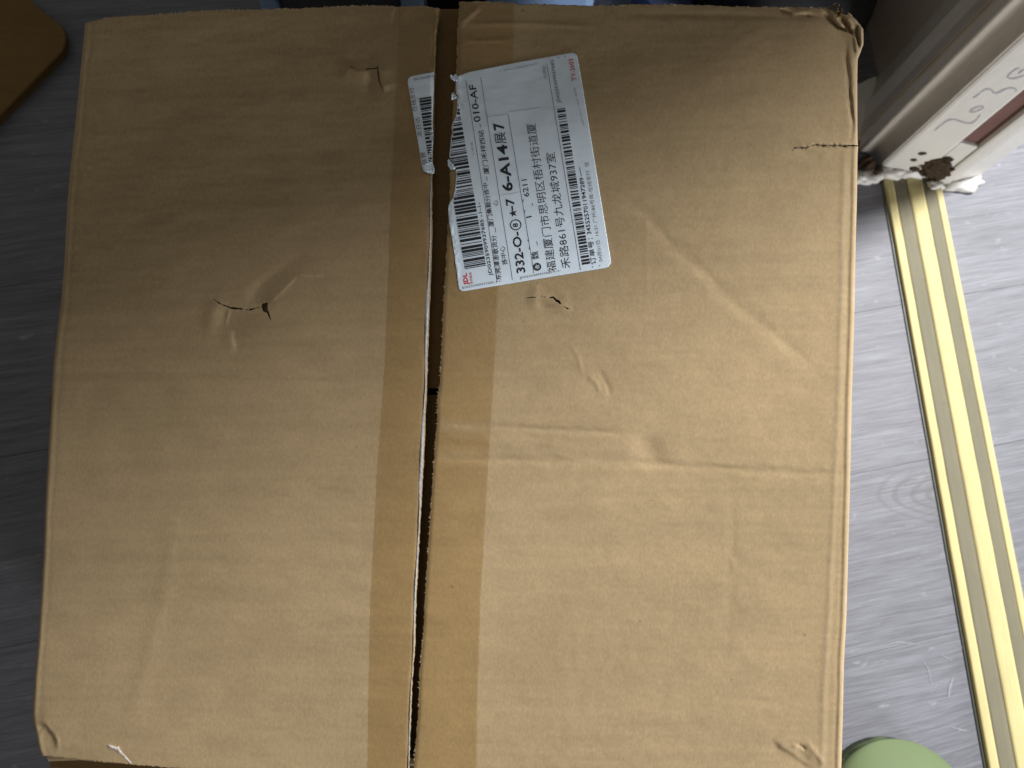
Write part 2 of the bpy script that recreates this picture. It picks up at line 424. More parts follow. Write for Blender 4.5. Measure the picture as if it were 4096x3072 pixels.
def H_right(X, Y):
    h = 0.5 * mm * vnoise(X / 380, Y / 300, 21) + 0.16 * mm * vnoise(X / 140, Y / 70, 22) + 0.045 * mm * vnoise(X / 60, Y / 17, 23)
    h += 0.045 * mm * vnoise(X / 34, Y / 34, 24) * np.clip((X - 1800) / 400, 0, 1)
    h += ridge(X, Y, DIAG, 26, -0.40 * mm)
    h += step(X, Y, DIAG, 30, 90, -0.18 * mm)
    h += ridge(X, Y, [(2290, 1835), (2560, 1850), (2700, 1862), (3000, 1880), (3250, 1893), (3400, 1890)], 18, -0.55 * mm)
    h += ridge(X, Y, [(1745, 1695), (1990, 1706), (2300, 1722), (2560, 1735)], 15, -0.52 * mm)
    h += ridge(X, Y, [(1745, 1745), (2000, 1770), (2300, 1780)], 20, 0.4 * mm)
    h += ridge(X, Y, [(1745, 1838), (2050, 1838), (2330, 1848)], 16, -0.45 * mm)
    h += blob(X, Y, 2596, 1800, 78, 52, -1.35 * mm, 0.9) + blob(X, Y, 2520, 1765, 60, 45, 0.35 * mm)
    h += ridge(X, Y, [(2350, 1500), (2385, 1530), (2400, 1570)], 10, 0.28 * mm)
    h += ridge(X, Y, [(2395, 1480), (2435, 1550), (2440, 1590)], 12, -0.28 * mm)
    h += ridge(X, Y, [(2285, 1380), (2310, 1420), (2330, 1500)], 12, 0.18 * mm)
    h += ridge(X, Y, [(2582, 820), (2585, 1000), (2590, 1230)], 11, 0.06 * mm)
    h += ridge(X, Y, [(2925, 1960), (2930, 2250), (2910, 2620)], 22, -0.16 * mm)
    h += ridge(X, Y, [(2925, 2230), (2935, 2270), (2932, 2300)], 10, 0.2 * mm)
    h += ridge(X, Y, [(2100, 1210), (2160, 1195), (2290, 1240)], 34, 0.55 * mm) + blob(X, Y, 2190, 1222, 60, 22, -0.5 * mm)
    h += step(X, Y, [(2150, 1120), (2153, 1180), (2155, 1240)], 8, 36, -0.15 * mm)
    h += step(X, Y, TEAR_D, 4, 26, 0.5 * mm) + ridge(X, Y, TEAR_D, 10, 0.4 * mm) * (0.6 + 0.8 * vnoise(X / 11, Y / 11, 25)) + ridge(X, Y, [(3130, 560), (3300, 640)], 30, -0.2 * mm)
    h += ridge(X, Y, [(2500, 58), (2900, 62), (3200, 70)], 14, -0.3 * mm)
    h += ridge(X, Y, [(1840, 100), (2100, 92), (2400, 110)], 10, 0.2 * mm) + ridge(X, Y, [(1840, 165), (2050, 160)], 10, 0.22 * mm)
    h += ridge(X, Y, [(1840, 90), (1880, 60), (1920, 28)], 10, 0.4 * mm)
    # bottom right dents
    h += step(X, Y, [(3088, 2955), (3120, 2990), (3165, 3015), (3210, 3050), (3260, 3085)], 9, 70, 0.6 * mm)
    h += ridge(X, Y, [(3190, 2978), (3210, 2988), (3222, 3000)], 7, -0.6 * mm) + blob(X, Y, 3180, 2985, 14, 10, 0.5 * mm)
    h += blob(X, Y, 3215, 3030, 50, 26, -1.0 * mm, 0.8) + ridge(X, Y, [(3225, 2965), (3260, 3010), (3300, 3060)], 12, 0.35 * mm)
    h += ridge(X, Y, [(2850, 2790), (3040, 2800), (3170, 2830)], 20, -0.2 * mm)
    # hinge: rounded edge, scored groove and the ridge beside it
    d = poly_x(R_HINGE, Y) - X
    r = 15.0; k = np.clip(1 - d / r, 0, 1)
    h -= 2.0 * mm * (1 - np.sqrt(np.clip(1 - k * k, 0, 1)))
    low = np.clip((Y - 500) / 200, 0, 1)
    wob = 2.5 * vnoise(Y / 120, Y * 0, 5)
    gpos = 26 + 10 * np.clip((Y - 1900) / 900, 0, 1) * 0
    h += low * (-0.22 * mm * np.exp(-((d - gpos - wob) / 8) ** 2))
    rp = 52 + 26 * np.clip((Y - 1500) / 1400, 0, 1)
    h += low * (0.26 * mm * np.exp(-((d - rp + wob) / 13) ** 2)) + low * 0.2 * mm * np.exp(-((d - 16) / 7) ** 2)
    # crumpled top right corner
    h += ridge(X, Y, [(3388, 150), (3384, 240), (3394, 310), (3402, 420), (3412, 500), (3406, 560)], 9, -0.9 * mm)
    h += ridge(X, Y, [(3408, 190), (3405, 330), (3418, 460)], 12, 0.5 * mm)
    h += ridge(X, Y, [(3292, 50), (3325, 85), (3350, 108), (3390, 126)], 8, -2.2 * mm)
    h += ridge(X, Y, [(3318, 40), (3350, 80), (3380, 112)], 8, 1.6 * mm)
    h += ridge(X, Y, [(3358, 68), (3384, 100), (3395, 122), (3415, 140)], 7, -2.6 * mm)
    h += ridge(X, Y, [(3385, 66), (3400, 90), (3412, 118)], 9, 1.5 * mm)
    h += ridge(X, Y, [(3430, 100), (3424, 130), (3432, 165), (3440, 192)], 6, -2.3 * mm)
    h += ridge(X, Y, [(3443, 112), (3445, 150), (3444, 185)], 6, 1.0 * mm)
    h += ridge(X, Y, [(3420, 140), (3424, 180), (3428, 215)], 7, 0.9 * mm)
    h += ridge(X, Y, [(3120, 38), (3150, 50), (3170, 58)], 8, -1.0 * mm) + blob(X, Y, 3215, 45, 26, 12, 0.9 * mm) + blob(X, Y, 3215, 66, 44, 10, -0.8 * mm)
    h += blob(X, Y, 3400, 150, 70, 70, -1.6 * mm)
    g = X - poly_x(R_GAP, Y)
    h += 1.9 * mm * np.exp(-(g / 240) ** 2)
    h -= 0.5 * mm * np.exp(-(g / 8) ** 2)
    return h

def wear_of(X, Y, side):
    w = np.zeros(X.shape); dz = np.zeros(X.shape)
    if side == 'L':
        d = X - poly_x(L_HINGE, Y)
        w += 0.55 * np.exp(-(d / 11) ** 2) * (0.75 + 0.5 * vnoise(Y / 60, Y * 0, 7))
        lines = [([(846, 1180), (850, 1198)], 5, .6), ([(918, 1240), (906, 1300)], 4, .35), ([(1090, 1205), (1185, 1105)], 4, .35), ([(1190, 1100), (1290, 1106)], 3, .35),
                 ([(428, 2983), (470, 2995), (487, 3013), (525, 3055)], 5, .0), (TEAR_A, 5, .25), (TEAR_B, 6, .3), ([(1078, 42), (1068, 70)], 3, .6)]
        shade_specks = []
        w += 0.45 * np.exp(-((Y - poly_y(L_TOP, X)) / 4) ** 2)
    else:
        d = poly_x(R_HINGE, Y) - X
        w += 0.75 * np.exp(-(d / 9) ** 2) * (0.8 + 0.4 * vnoise(Y / 60, Y * 0, 8))
        rp = 52 + 26 * np.clip((Y - 1500) / 1400, 0, 1)
        w += 0.28 * np.exp(-((d - rp) / 12) ** 2) * np.clip((Y - 650) / 200, 0, 1)
        lines = [(TEAR_D, 7, .3), (TEAR_C, 8, .3), ([(1850, 95), (1915, 40)], 6, .35), ([(3250, 3080), (3220, 3060)], 5, .5), ([(3318, 40), (3350, 80), (3380, 112)], 6, .4)]
        shade_specks = [(TEAR_D, 3, .9), ([(3300, 60), (3350, 108), (3395, 130), (3414, 142)], 5, .75), ([(3430, 100), (3424, 130), (3436, 190)], 4, .7), ([(3118, 40), (3160, 55)], 4, .6),  # shade painted along creases and the tear, plus small dark specks
                ([(3386, 200), (3384, 240), (3396, 310), (3404, 470)], 4, .45), ([(2088, 40), (2093, 43)], 4, .9), ([(1758, 2348), (1766, 2350)], 3, .7), ([(3216, 2538), (3220, 2541)], 4, .9),
                ([(2090, 1284), (2096, 1288)], 2, .7), ([(2018, 1321), (2024, 1324)], 2, .6), ([(2455, 1233), (2459, 1238)], 2, .6), ([(1805, 2345), (1812, 2350)], 4, .8), ([(2605, 2000), (2620, 2004)], 2, .6)]
        w += 0.4 * np.exp(-((Y - poly_y(R_TOP, X)) / 4) ** 2)
    for pts, wd, a in lines:
        d, _, _ = seg_dist(X, Y, pts); w += a * np.exp(-(d / wd) ** 2)
    for pts, wd, a in shade_specks:
        d, _, _ = seg_dist(X, Y, pts); dz += a * np.exp(-(d / wd) ** 2)
    return np.clip(w, 0, 1), np.clip(dz, 0, 1)

def ribbon_poly(pts, widths):
    """outline of a tapered slit along a polyline"""
    pts = [np.array(p, float) for p in pts]; L = []; Rr = []
    for i, p in enumerate(pts):
        a = pts[max(i - 1, 0)]; b = pts[min(i + 1, len(pts) - 1)]
        t = (b - a) / np.linalg.norm(b - a); n = np.array([-t[1], t[0]])
        L.append(tuple(p + n * widths[i] / 2)); Rr.append(tuple(p - n * widths[i] / 2))
    return L + Rr[::-1]

def flap(name, lo_edge, hi_edge, top, bot, hfun, side, holes, parent, label):
    st = 4.0
    nu = int(1600 / st) + 1; nv = int(3080 / st) + 1
    u = np.linspace(0, 1, nu); v = np.linspace(0, 1, nv)
    # a little closer at the fold
    y0, y1 = top[0][1], bot[0][1]
    V, U = np.meshgrid(v, u, indexing='ij')
    Yn = np.array([0.0])
    yl = lo_edge[0][1] + (lo_edge[-1][1] - lo_edge[0][1]) * V
    yr = hi_edge[0][1] + (hi_edge[-1][1] - hi_edge[0][1]) * V
    XL = poly_x(lo_edge, yl); XR = poly_x(hi_edge, yr)
    X = XL + (XR - XL) * U
    YT = poly_y(top, X); YB = poly_y(bot, X)
    Y = YT + (YB - YT) * V
    # worn, slightly ragged free edges
    fr = 2.2 * vnoise(X / 9, X * 0, 31) + 1.6 * vnoise(X / 3.1, X * 0, 32) + np.maximum(0, vnoise(X / 6, X * 0, 33) - 0.75) * 22
    Y = Y - fr * np.exp(-V * 300) + fr * np.exp(-(1 - V) * 300)
    gap_u = U if side == 'L' else 1 - U
    rg = 1.6 * vnoise(Y / 13, Y * 0, 34) + 1.1 * vnoise(Y / 4.5, Y * 0, 35)
    sg = 1 if side == 'L' else -1.6
    X = X + sg * rg * np.exp(-(1 - gap_u) * 300)
    kill = np.zeros((nv - 1, nu - 1), bool)
    for hp in holes:
        xs = [p[0] for p in hp]; ys = [p[1] for p in hp]
        m = (X > min(xs) - 12) & (X < max(xs) + 12) & (Y > min(ys) - 12) & (Y < max(ys) + 12)
        ins = np.zeros(X.shape, bool); ins[m] = inside(X[m], Y[m], hp)
        cx = (X[:-1, :-1] + X[1:, 1:]) / 2; cy = (Y[:-1, :-1] + Y[1:, 1:]) / 2
        mm_ = (cx > min(xs) - 8) & (cx < max(xs) + 8) & (cy > min(ys) - 8) & (cy < max(ys) + 8)
        k = np.zeros(kill.shape, bool); k[mm_] = inside(cx[mm_], cy[mm_], hp); kill |= k
        bx, by, _ = project(X[m], Y[m], hp)
        # snap the vertices of the rim onto the outline
        rim = np.zeros(X.shape, bool)
        kk = np.zeros(X.shape, bool)
        kk[:-1, :-1] |= k; kk[1:, :-1] |= k; kk[:-1, 1:] |= k; kk[1:, 1:] |= k
        rim = kk & m
        tx = X.copy(); ty = Y.copy(); tx[m] = bx; ty[m] = by
        X = np.where(rim, tx, X); Y = np.where(rim, ty, Y)
    Hh = hfun(X, Y)
    W = PT(X, Y, Hh)
    idx = np.arange(nu * nv).reshape(nv, nu)
    f = np.stack([idx[:-1, :-1], idx[1:, :-1], idx[1:, 1:], idx[:-1, 1:]], -1)
    top_faces = f[~kill]
    # sides and underside
    nrm = np.array([-TOP[1], -TOP[2], 1.0]); nrm /= np.linalg.norm(nrm)
    nb = 40
    iu = np.unique(np.linspace(0, nu - 1, nb).astype(int)); iv = np.unique(np.linspace(0, nv - 1, 60).astype(int))
    ring = np.concatenate([idx[0, :-1], idx[:-1, -1], idx[-1, :0:-1], idx[:0:-1, 0]])
    base = nu * nv
    Wf = W.reshape(-1, 3)
    low = Wf[ring] - nrm * 0.0035
    n = len(ring); rr = np.arange(n)
    sidef = np.stack([ring, ring[(rr + 1) % n], base + (rr + 1) % n, base + rr], -1)
    sub = W[np.ix_(iv, iu)].reshape(-1, 3) - nrm * 0.0035
    b2 = base + n
    si = np.arange(len(iu) * len(iv)).reshape(len(iv), len(iu)) + b2
    bf = np.stack([si[:-1, :-1], si[:-1, 1:], si[1:, 1:], si[1:, :-1]], -1).reshape(-1, 4)
    verts = np.concatenate([Wf, low, sub]); faces = np.concatenate([top_faces.reshape(-1, 4), sidef, bf])
    we, di = wear_of(X, Y, side)
    we = np.concatenate([we.ravel(), np.full(n, 0.6), np.zeros(len(sub))]); di = np.concatenate([di.ravel(), np.zeros(n + len(sub))])
    o = mesh_obj(name, verts, faces, M_card, parent, True, {'wear': we, 'shade_specks': di})
    o['label'] = label
    return o

def patch(name, poly, hfun, off, mat, parent, st=4.0, attrs=None, wob=None, skirt=0.0002):
    """a thin sheet lying on the flap: grid cells inside an outline, rim snapped to it"""
    xs = [p[0] for p in poly]; ys = [p[1] for p in poly]
    gx = np.arange(min(xs) - st, max(xs) + 2 * st, st); gy = np.arange(min(ys) - st, max(ys) + 2 * st, st)
    Y, X = np.meshgrid(gy, gx, indexing='ij')
    ins = inside(X, Y, poly)
    cx = (X[:-1, :-1] + X[1:, 1:]) / 2; cy = (Y[:-1, :-1] + Y[1:, 1:]) / 2
    keep = inside(cx, cy, poly)
    use = np.zeros(X.shape, bool)
    use[:-1, :-1] |= keep; use[1:, :-1] |= keep; use[:-1, 1:] |= keep; use[1:, 1:] |= keep
    full = np.zeros(X.shape, int)
    for a in (np.s_[:-1, :-1], np.s_[1:, :-1], np.s_[:-1, 1:], np.s_[1:, 1:]): full[a] += keep
    rim = use & (full < 4)
    bx, by, _ = project(X[rim], Y[rim], poly)
    X[rim] = bx; Y[rim] = by
    h = hfun(X, Y) + off
    if wob is not None: h = h + wob(X, Y)
    W = PT(X, Y, h).reshape(-1, 3)
    idx = np.full(X.size, -1); uu = use.ravel(); idx[uu] = np.arange(uu.sum())
    g = np.arange(X.size).reshape(X.shape)
    f = np.stack([g[:-1, :-1], g[1:, :-1], g[1:, 1:], g[:-1, 1:]], -1)[keep]
    f = idx[f]; W = W[uu]
    # thin rim going down
    nb = len(W)
    e = np.concatenate([f[:, [0, 1]], f[:, [1, 2]], f[:, [2, 3]], f[:, [3, 0]]])
    key = np.sort(e, 1); kk = key[:, 0].astype(np.int64) * (nb + 1) + key[:, 1]
    un, inv, cnt = np.unique(kk, return_inverse=True, return_counts=True)
    be = e[cnt[inv] == 1]
    dn = W.copy(); dn[:, 2] -= (skirt or 0)
    f2 = np.stack([be[:, 1], be[:, 0], be[:, 0] + nb, be[:, 1] + nb], -1)
    verts = np.concatenate([W, dn])
    if skirt is None: f2 = f2[:0]; verts = W
    at = {}
    if attrs is not None:
        a = attrs(X.ravel()[uu], Y.ravel()[uu])
        at = {k: (np.concatenate([v, v]) if skirt is not None else v) for k, v in a.items()}
    return mesh_obj(name, verts, np.concatenate([f, f2]), mat, parent, True, at)

# ------------------------------------------------------------------ the big carton
cTL, cTR, cBR, cBL = [PT(*p, -0.004) for p in ((352, 104.), (3418., 60.), (3352., 3100.), (160., 3018.))]
ctr = (cTL + cTR + cBR + cBL) / 4
box = thing('cardboard_box', 'large brown corrugated carton with slit tape and a torn white shipping label on top', 'cardboard box', (float(ctr[0]), float(ctr[1]), 0.0))

def wall_panel(name, a, b, inward, thick=0.004):
    """one upright side of the carton, with a slightly rounded upper edge"""
    a = np.array(a); b = np.array(b); n = 24
    verts = []; inw = np.array([inward[0], inward[1], 0.0]); inw /= np.linalg.norm(inw)
    prof = [(0.0, 0.0), (0.0, -0.6 * 0 - 0.001), (0, 0), ]
    prof = [(1.0, 0.0, 0.0015), (0.35, 0.0, 0.0), (0.0, 0.0, -0.0016), (0.0, 0.0, -0.02), (0.0, 1.0, 0.0), (1.0, 1.0, 0.0)]
    for i in range(n + 1):
        p = a + (b - a) * i / n
        wb = 0.0008 * math.sin(i * 1.7) * (0 < i < n)
        for t, base_, dz in prof:
            z = 0.0 if base_ else p[2] + dz
            verts.append(p * np.array([1, 1, 0]) + inw * (t * thick + wb) + np.array([0, 0, z]))
    k = len(prof); faces = []
    for i in range(n):
        for j in range(k):
            faces.append((i * k + j, (i + 1) * k + j, (i + 1) * k + (j + 1) % k, i * k + (j + 1) % k))
    faces.append(tuple(range(k))); faces.append(tuple(range(n * k, n * k + k))[::-1])
    me = mesh_obj(name, verts, faces, M_card, box, False)
    bm = bmesh.new(); bm.from_mesh(me.data); bmesh.ops.recalc_face_normals(bm, faces=bm.faces); bm.to_mesh(me.data); bm.free()
    return me
wall_panel('side_panel', cBL, cTL, (1, 0)); wall_panel('side_panel', cTR, cBR, (-1, 0))
o = wall_panel('end_panel', cTL + np.array([0.004, -0.002, -0.0065]), cTR + np.array([-0.004, -0.002, -0.0065]), (0, -1))
o = wall_panel('end_panel', cBR + np.array([-0.004, 0.001, 0.002]), cBL + np.array([0.004, -0.0035, 0.0005]), (0, 1))
o['label'] = 'end panel whose crushed upper fold shows below the flap'
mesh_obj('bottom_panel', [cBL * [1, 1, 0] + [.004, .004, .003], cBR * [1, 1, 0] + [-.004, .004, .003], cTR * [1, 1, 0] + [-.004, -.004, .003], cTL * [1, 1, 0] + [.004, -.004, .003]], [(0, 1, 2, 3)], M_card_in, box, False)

def inner_flap(px0, px1, py0, py1, h, th=0.0035):
    n = 60; vs = []
    for lay in (0, 1):
        for j in range(n + 1):
            for i in range(n + 1):
                X = px0 + (px1 - px0) * i / n; yt = py0
                if py0 < 100: yt = (float(poly_y(L_TOP, X)) + 7) if X < 1640 else (36 if X < 1845 else float(poly_y(R_TOP, X)) + 12)
                Y = yt + (py1 - yt) * j / n
                hh = h + 0.0002 * math.sin(i * 0.2) - lay * th
                vs.append(PT(X, Y, hh))
    m = (n + 1) ** 2; f = []
    for j in range(n):
        for i in range(n):
            a = j * (n + 1) + i
            f.append((a, a + n + 1, a + n + 2, a + 1)); f.append((m + a, m + a + 1, m + a + n + 2, m + a + n + 1))
    rg = [i for i in range(n + 1)] + [(j + 1) * (n + 1) - 1 for j in range(1, n + 1)] + [n * (n + 1) + i for i in range(n - 1, -1, -1)] + [j * (n + 1) for j in range(n - 1, 0, -1)]
    for a, b in zip(rg, rg[1:] + rg[:1]): f.append((a, b, m + b, m + a))
    return mesh_obj('inner_flap', vs, f, M_card_in, box, False)
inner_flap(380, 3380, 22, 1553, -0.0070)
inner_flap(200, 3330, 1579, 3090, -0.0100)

def jag(pts, ws, seed, amp=2.2, breaks=()):
    rj = random.Random(seed); P_ = []; W_ = []
    for i in range(len(pts) - 1):
        (xa, ya), (xb, yb) = pts[i], pts[i + 1]; k = max(2, int(math.hypot(xb - xa, yb - ya) / 7))
        for j in range(k):
            t = j / k; P_.append((xa + (xb - xa) * t + rj.uniform(-amp, amp) * .5, ya + (yb - ya) * t + rj.uniform(-amp, amp)))
            w_ = ws[i] + (ws[i + 1] - ws[i]) * t
            W_.append(max(0.6, w_ * rj.uniform(0.45, 1.5)))
    P_.append(pts[-1]); W_.append(ws[-1])
    out = []; cuts = [0] + sorted(int(b * len(P_)) for b in breaks) + [len(P_)]
    for a, b in zip(cuts, cuts[1:]):
        if b - a > 2: out.append(ribbon_poly(P_[a:b], [0.8] + W_[a + 1:b - 1] + [0.8]))
    return out
holesL = (jag(TEAR_A, [1, 3, 3, 3, 4, 6], 1) + [ribbon_poly(TEAR_A2, [2, 6, 5, 4, 1])] + jag(TEAR_B, [2, 5, 7, 6, 6, 3, 2], 2, 1.6, (0.66,)) +
          [[(1046, 1226), (1050, 1215), (1062, 1211), (1071, 1209), (1071, 1235), (1078, 1255), (1086, 1290), (1076, 1270), (1068, 1252), (1052, 1245)]])
holesR = jag(TEAR_C, [2, 4, 3, 2, 6, 7, 8, 7, 1], 3, 2.5, (0.3, 0.47, 0.8)) + jag(TEAR_D, [2, 5, 4, 4, 3, 5, 3, 5, 8], 4, 2.4, (0.12, 0.3, 0.55))
fL = flap('top_flap', L_HINGE, L_GAP, L_TOP, L_BOT, H_left, 'L', holesL, box, 'left top flap with an L shaped cut and a punched dent')
fR = flap('top_flap', R_GAP, R_HINGE, R_TOP, R_BOT, H_right, 'R', holesR, box, 'right top flap with a long diagonal crease and a crumpled far corner')

# packing tape slit along the middle
def tape_attr_L(X, Y):
    g = poly_x(L_GAP, Y) - X
    w = 0.30 * np.exp(-((Y - 95) / 26) ** 2) * np.exp(-((X - 1660) / 60) ** 2)
    e = X - poly_x(TAPE_L, Y)
    w += 0.10 * np.exp(-(e / 5) ** 2)
    return {'wear': np.clip(w, 0, 1), 'shade_specks': 0 * X}
def tape_attr_R(X, Y):
    w = 0.35 * np.exp(-((Y - 1705) / 22) ** 2) * np.exp(-((X - 1850) / 130) ** 2) + 0.22 * np.exp(-((Y - 1825) / 24) ** 2) * np.exp(-((X - 1860) / 120) ** 2)
    d, _, _ = seg_dist(X, Y, [(1845, 110), (1880, 75), (1915, 35)]); w += 0.4 * np.exp(-(d / 10) ** 2)
    d, _, _ = seg_dist(X, Y, [(1840, 103), (2050, 95)]); w += 0.3 * np.exp(-(d / 7) ** 2)
    e = poly_x(TAPE_R, Y) - X
    w += 0.30 * np.exp(-(e / 4.5) ** 2)
    dz = np.zeros(X.shape)
    for p in ([(2088, 40), (2093, 43)], [(1805, 2345), (1812, 2350)]):
        d, _, _ = seg_dist(X, Y, p); dz += .8 * np.exp(-(d / 4) ** 2)
    return {'wear': np.clip(w, 0, 1), 'shade_specks': np.clip(dz, 0, 1)}
ys = np.arange(26, 3126, 10.)
jg = 1.2 * vnoise(ys / 23, ys * 0, 41)
tl = [(poly_x(TAPE_L, y) + j, y) for y, j in zip(ys, jg)]; gl = [(poly_x(L_GAP, y) - 2, y) for y in ys]
tr = [(poly_x(TAPE_R, y) + j, y) for y, j in zip(ys, jg)]; gr = [(poly_x(R_GAP, y) + 2 + 1.4 * j, y) for y, j in zip(ys, jg)]
gl[0] = (1752, 36.)
tA = patch('packing_tape', gl + tl[::-1], H_left, 0.00005, M_tape, box, 4.0, tape_attr_L, None, None)
tB = patch('packing_tape', [(1842, 12)] + gr[1:] + tr[::-1] + [(2056, 16)], H_right, 0.00005, M_tape, box, 4.0, tape_attr_R, None, None)
tA['label'] = 'left half of the slit clear tape, its cut edge curled up whitish'
tB['label'] = 'right half of the slit clear tape, wrinkled across'

# curled, whitish cut edge of the left tape half
def lip(name, edge, y0, y1, wfun, hfun, sgn, mat, parent, lift):
    ys = np.arange(y0, y1, 7.0); vs = []; n = 6
    for y in ys:
        xe = poly_x(edge, y) + 1.0 * float(vnoise(np.array([y / 9.]), np.array([0.]), 51)[0])
        wd = wfun(y)
        for j in range(n):
            t = j / (n - 1)
            x = xe - sgn * wd * (1 - t)
            h = float(hfun(np.array([x]), np.array([y]))[0])
            h = h + 0.0002 + lift * (math.sin(t * math.pi * 0.8)) * (0.8 + 0.4 * math.sin(y / 40.))
            vs.append(PT(np.array(x), np.array(y), h))
    f = []
    for i in range(len(ys) - 1):
        for j in range(n - 1):
            a = i * n + j; f.append((a, a + n, a + n + 1, a + 1))
    return mesh_obj(name, vs, f, mat, parent, True)
def wl(y):
    return (4 + 9 * min(1, max(0, (y - 700) / 300))) * (0.75 + 0.25 * math.sin(y / 90.)) * (1 - 0.55 * min(1, max(0, (y - 1900) / 700)))
lip('curled_edge', L_GAP, 702, 3120, wl, H_left, 1, M_lip, tA, 0.0007)
lip('curled_edge', L_GAP, 60, 282, lambda y: 5, H_left, 1, M_tape, tA, 0.0006)

# frayed fibres along cut edges
def fibres():
    vs = []; f = []
    def hair(x, y, dx, dy, wd, hfun):
        p = [(x, y), (x + dx * .5 + random.uniform(-2, 2), y + dy * .5 + random.uniform(-2, 2)), (x + dx, y + dy)]
        b = len(vs); k = math.hypot(dx, dy) or 1; nx, ny = -dy / k * wd, dx / k * wd
        for i, (a, c) in enumerate(p):
            h = float(hfun(np.array([a]), np.array([c]))[0]) + 0.0003 + 0.0003 * i
            t = 1 - i * 0.4
            vs.append(PT(np.array(a + nx * t), np.array(c + ny * t), h)); vs.append(PT(np.array(a - nx * t), np.array(c - ny * t), h + .0001))
        f.append((b, b + 1, b + 3, b + 2)); f.append((b + 2, b + 3, b + 5, b + 4))
    for i in range(70):
        y = random.uniform(1150, 3060); hair(float(poly_x(R_GAP, y)) + 2, y, random.uniform(-9, -2), random.uniform(-9, 9), 0.8, H_right)
    for i in range(40):
        y = random.uniform(1300, 3060); hair(float(poly_x(L_GAP, y)) - 1, y, random.uniform(1, 5), random.uniform(-6, 6), 0.7, H_left)
    for i in range(70):
        x = random.uniform(420, 1500); hair(x, float(poly_y(L_TOP, x)) + 2, random.uniform(-5, 5), random.uniform(-8, 0), 1.0, H_left)
    for i in range(60):
        x = random.uniform(2400, 3250); hair(x, float(poly_y(R_TOP, x)) + 2, random.uniform(-5, 5), random.uniform(-7, 0), 1.0, H_right)
    return vs, f
vs, f = fibres()
o = mesh_obj('frayed_fibres', vs, f, M_core, box, False); o['kind'] = 'stuff'

# white scratch, and the torn tufts of the crushed corner
patch('scratch_mark', [(429, 2979), (446, 2982), (468, 2990), (474, 2984), (478, 2998), (500, 3022), (526, 3052), (520, 3054), (492, 3026), (468, 3002), (440, 2992)], H_left, 0.00015, simple('white_scuff', (0.62, 0.58, 0.54), 0.8, 0.2, (600, 600, 600), 0.35), box, 2.0)
def tuft(name, cx, cy, r, hb, seed, mat, amp=0.004, parent=box):
    n = 18; m_ = 7; vs = []; f = []; rr_ = random.Random(seed)
    ph = [rr_.uniform(0.55, 1.25) for _ in range(n)]
    hz = [[rr_.uniform(-1, 1) for _ in range(n)] for _ in range(m_ + 1)]
    for j in range(m_ + 1):
        for i in range(n):
            a = 2 * math.pi * i / n; k = r * j / m_ * ph[i]
            h = hb + amp * (j / m_) * hz[j][i] * 0.7 + amp * 0.5 * math.sin(3 * a + seed) * j / m_
            vs.append(PT(np.array(cx + k * math.cos(a) * 0.8), np.array(cy + k * math.sin(a)), h))
    for j in range(m_):
        for i in range(n):
            a = j * n + i; b = j * n + (i + 1) % n
            f.append((a, b, b + n, a + n))
    return mesh_obj(name, vs, f, mat, parent, False)
tuft('torn_tuft', 3345, 26, 17, 0.000, 3, M_core, 0.004)
tuft('torn_tuft', 3362, 42, 13, 0.001, 5, M_core, 0.003)
tuft('torn_tuft', 3352, 60, 16, 0.000, 8, M_card, 0.003)
tuft('torn_tuft', 3318, 36, 12, 0.000, 9, M_card, 0.003)

# ------------------------------------------------------------------ shipping label, torn in two where the tape was slit
T_EDGE = [(1829, 305), (1823, 330), (1826, 372), (1829, 388), (1828, 440), (1822, 470), (1811, 492), (1806, 512), (1812, 530), (1804, 554), (1801, 590), (1797, 622), (1803, 640), (1812, 655), (1822, 676), (1825, 700), (1820, 756), (1812, 790), (1802, 806), (1794, 822), (1793, 850), (1798, 900), (1811, 974), (1822, 1060), (1833, 1140)]
right_poly = T_EDGE + [(1836, 1156), (1846, 1164), (1862, 1163), (2130, 1119), (2418, 1072), (2434, 1066), (2443, 1053), (2443, 1038), (2391, 720), (2330, 344), (2311, 234), (2306, 219), (2296, 211), (2284, 211), (2060, 251), (1880, 287)]
left_poly = [(1736, 288), (1700, 294), (1652, 303), (1640, 307), (1632, 316), (1631, 330), (1650, 442), (1672, 570), (1688, 664), (1693, 680), (1712, 689), (1727, 694), (1735, 688), (1737, 678), (1733, 664), (1728, 648), (1729, 620), (1731, 590), (1734, 540), (1730, 505), (1731, 460), (1733, 400), (1735, 340)]
def lab_wob(X, Y):
    return np.zeros(X.shape)
def wobR(X, Y):
    g = X - np.interp(Y, [p[1] for p in T_EDGE], [p[0] for p in T_EDGE])
    w = np.exp(-(np.clip(g, 0, 99) / 14) ** 2)
    return w * (0.0003 * vnoise(X / 8, Y / 12, 61) + 0.0002) * ((Y < 1110) & (Y > 300)) + 0.00005 * vnoise(X / 60, Y / 60, 62)
def wobL(X, Y):
    g = 1733 - X
    w = np.exp(-(np.clip(g, 0, 99) / 12) ** 2) * np.clip((Y - 480) / 60, 0, 1)
    return w * (0.0007 * vnoise(X / 6, Y / 8, 63) + 0.0004) + 0.0006 * np.exp(-((Y - 682) / 14) ** 2) * (1 + vnoise(X / 7, Y / 7, 64))
OFFL = 0.00030
lr = patch('shipping_label', right_poly, H_right, OFFL, M_label, box, 3.0, None, wobR, 0.00025)
lr['label'] = 'larger right piece of the torn white shipping label, printed sideways'
ll = patch('shipping_label', left_poly, H_left, OFFL, M_label, box, 3.0, None, wobL, 0.00025)
ll['label'] = 'narrow left strip of the torn white shipping label'
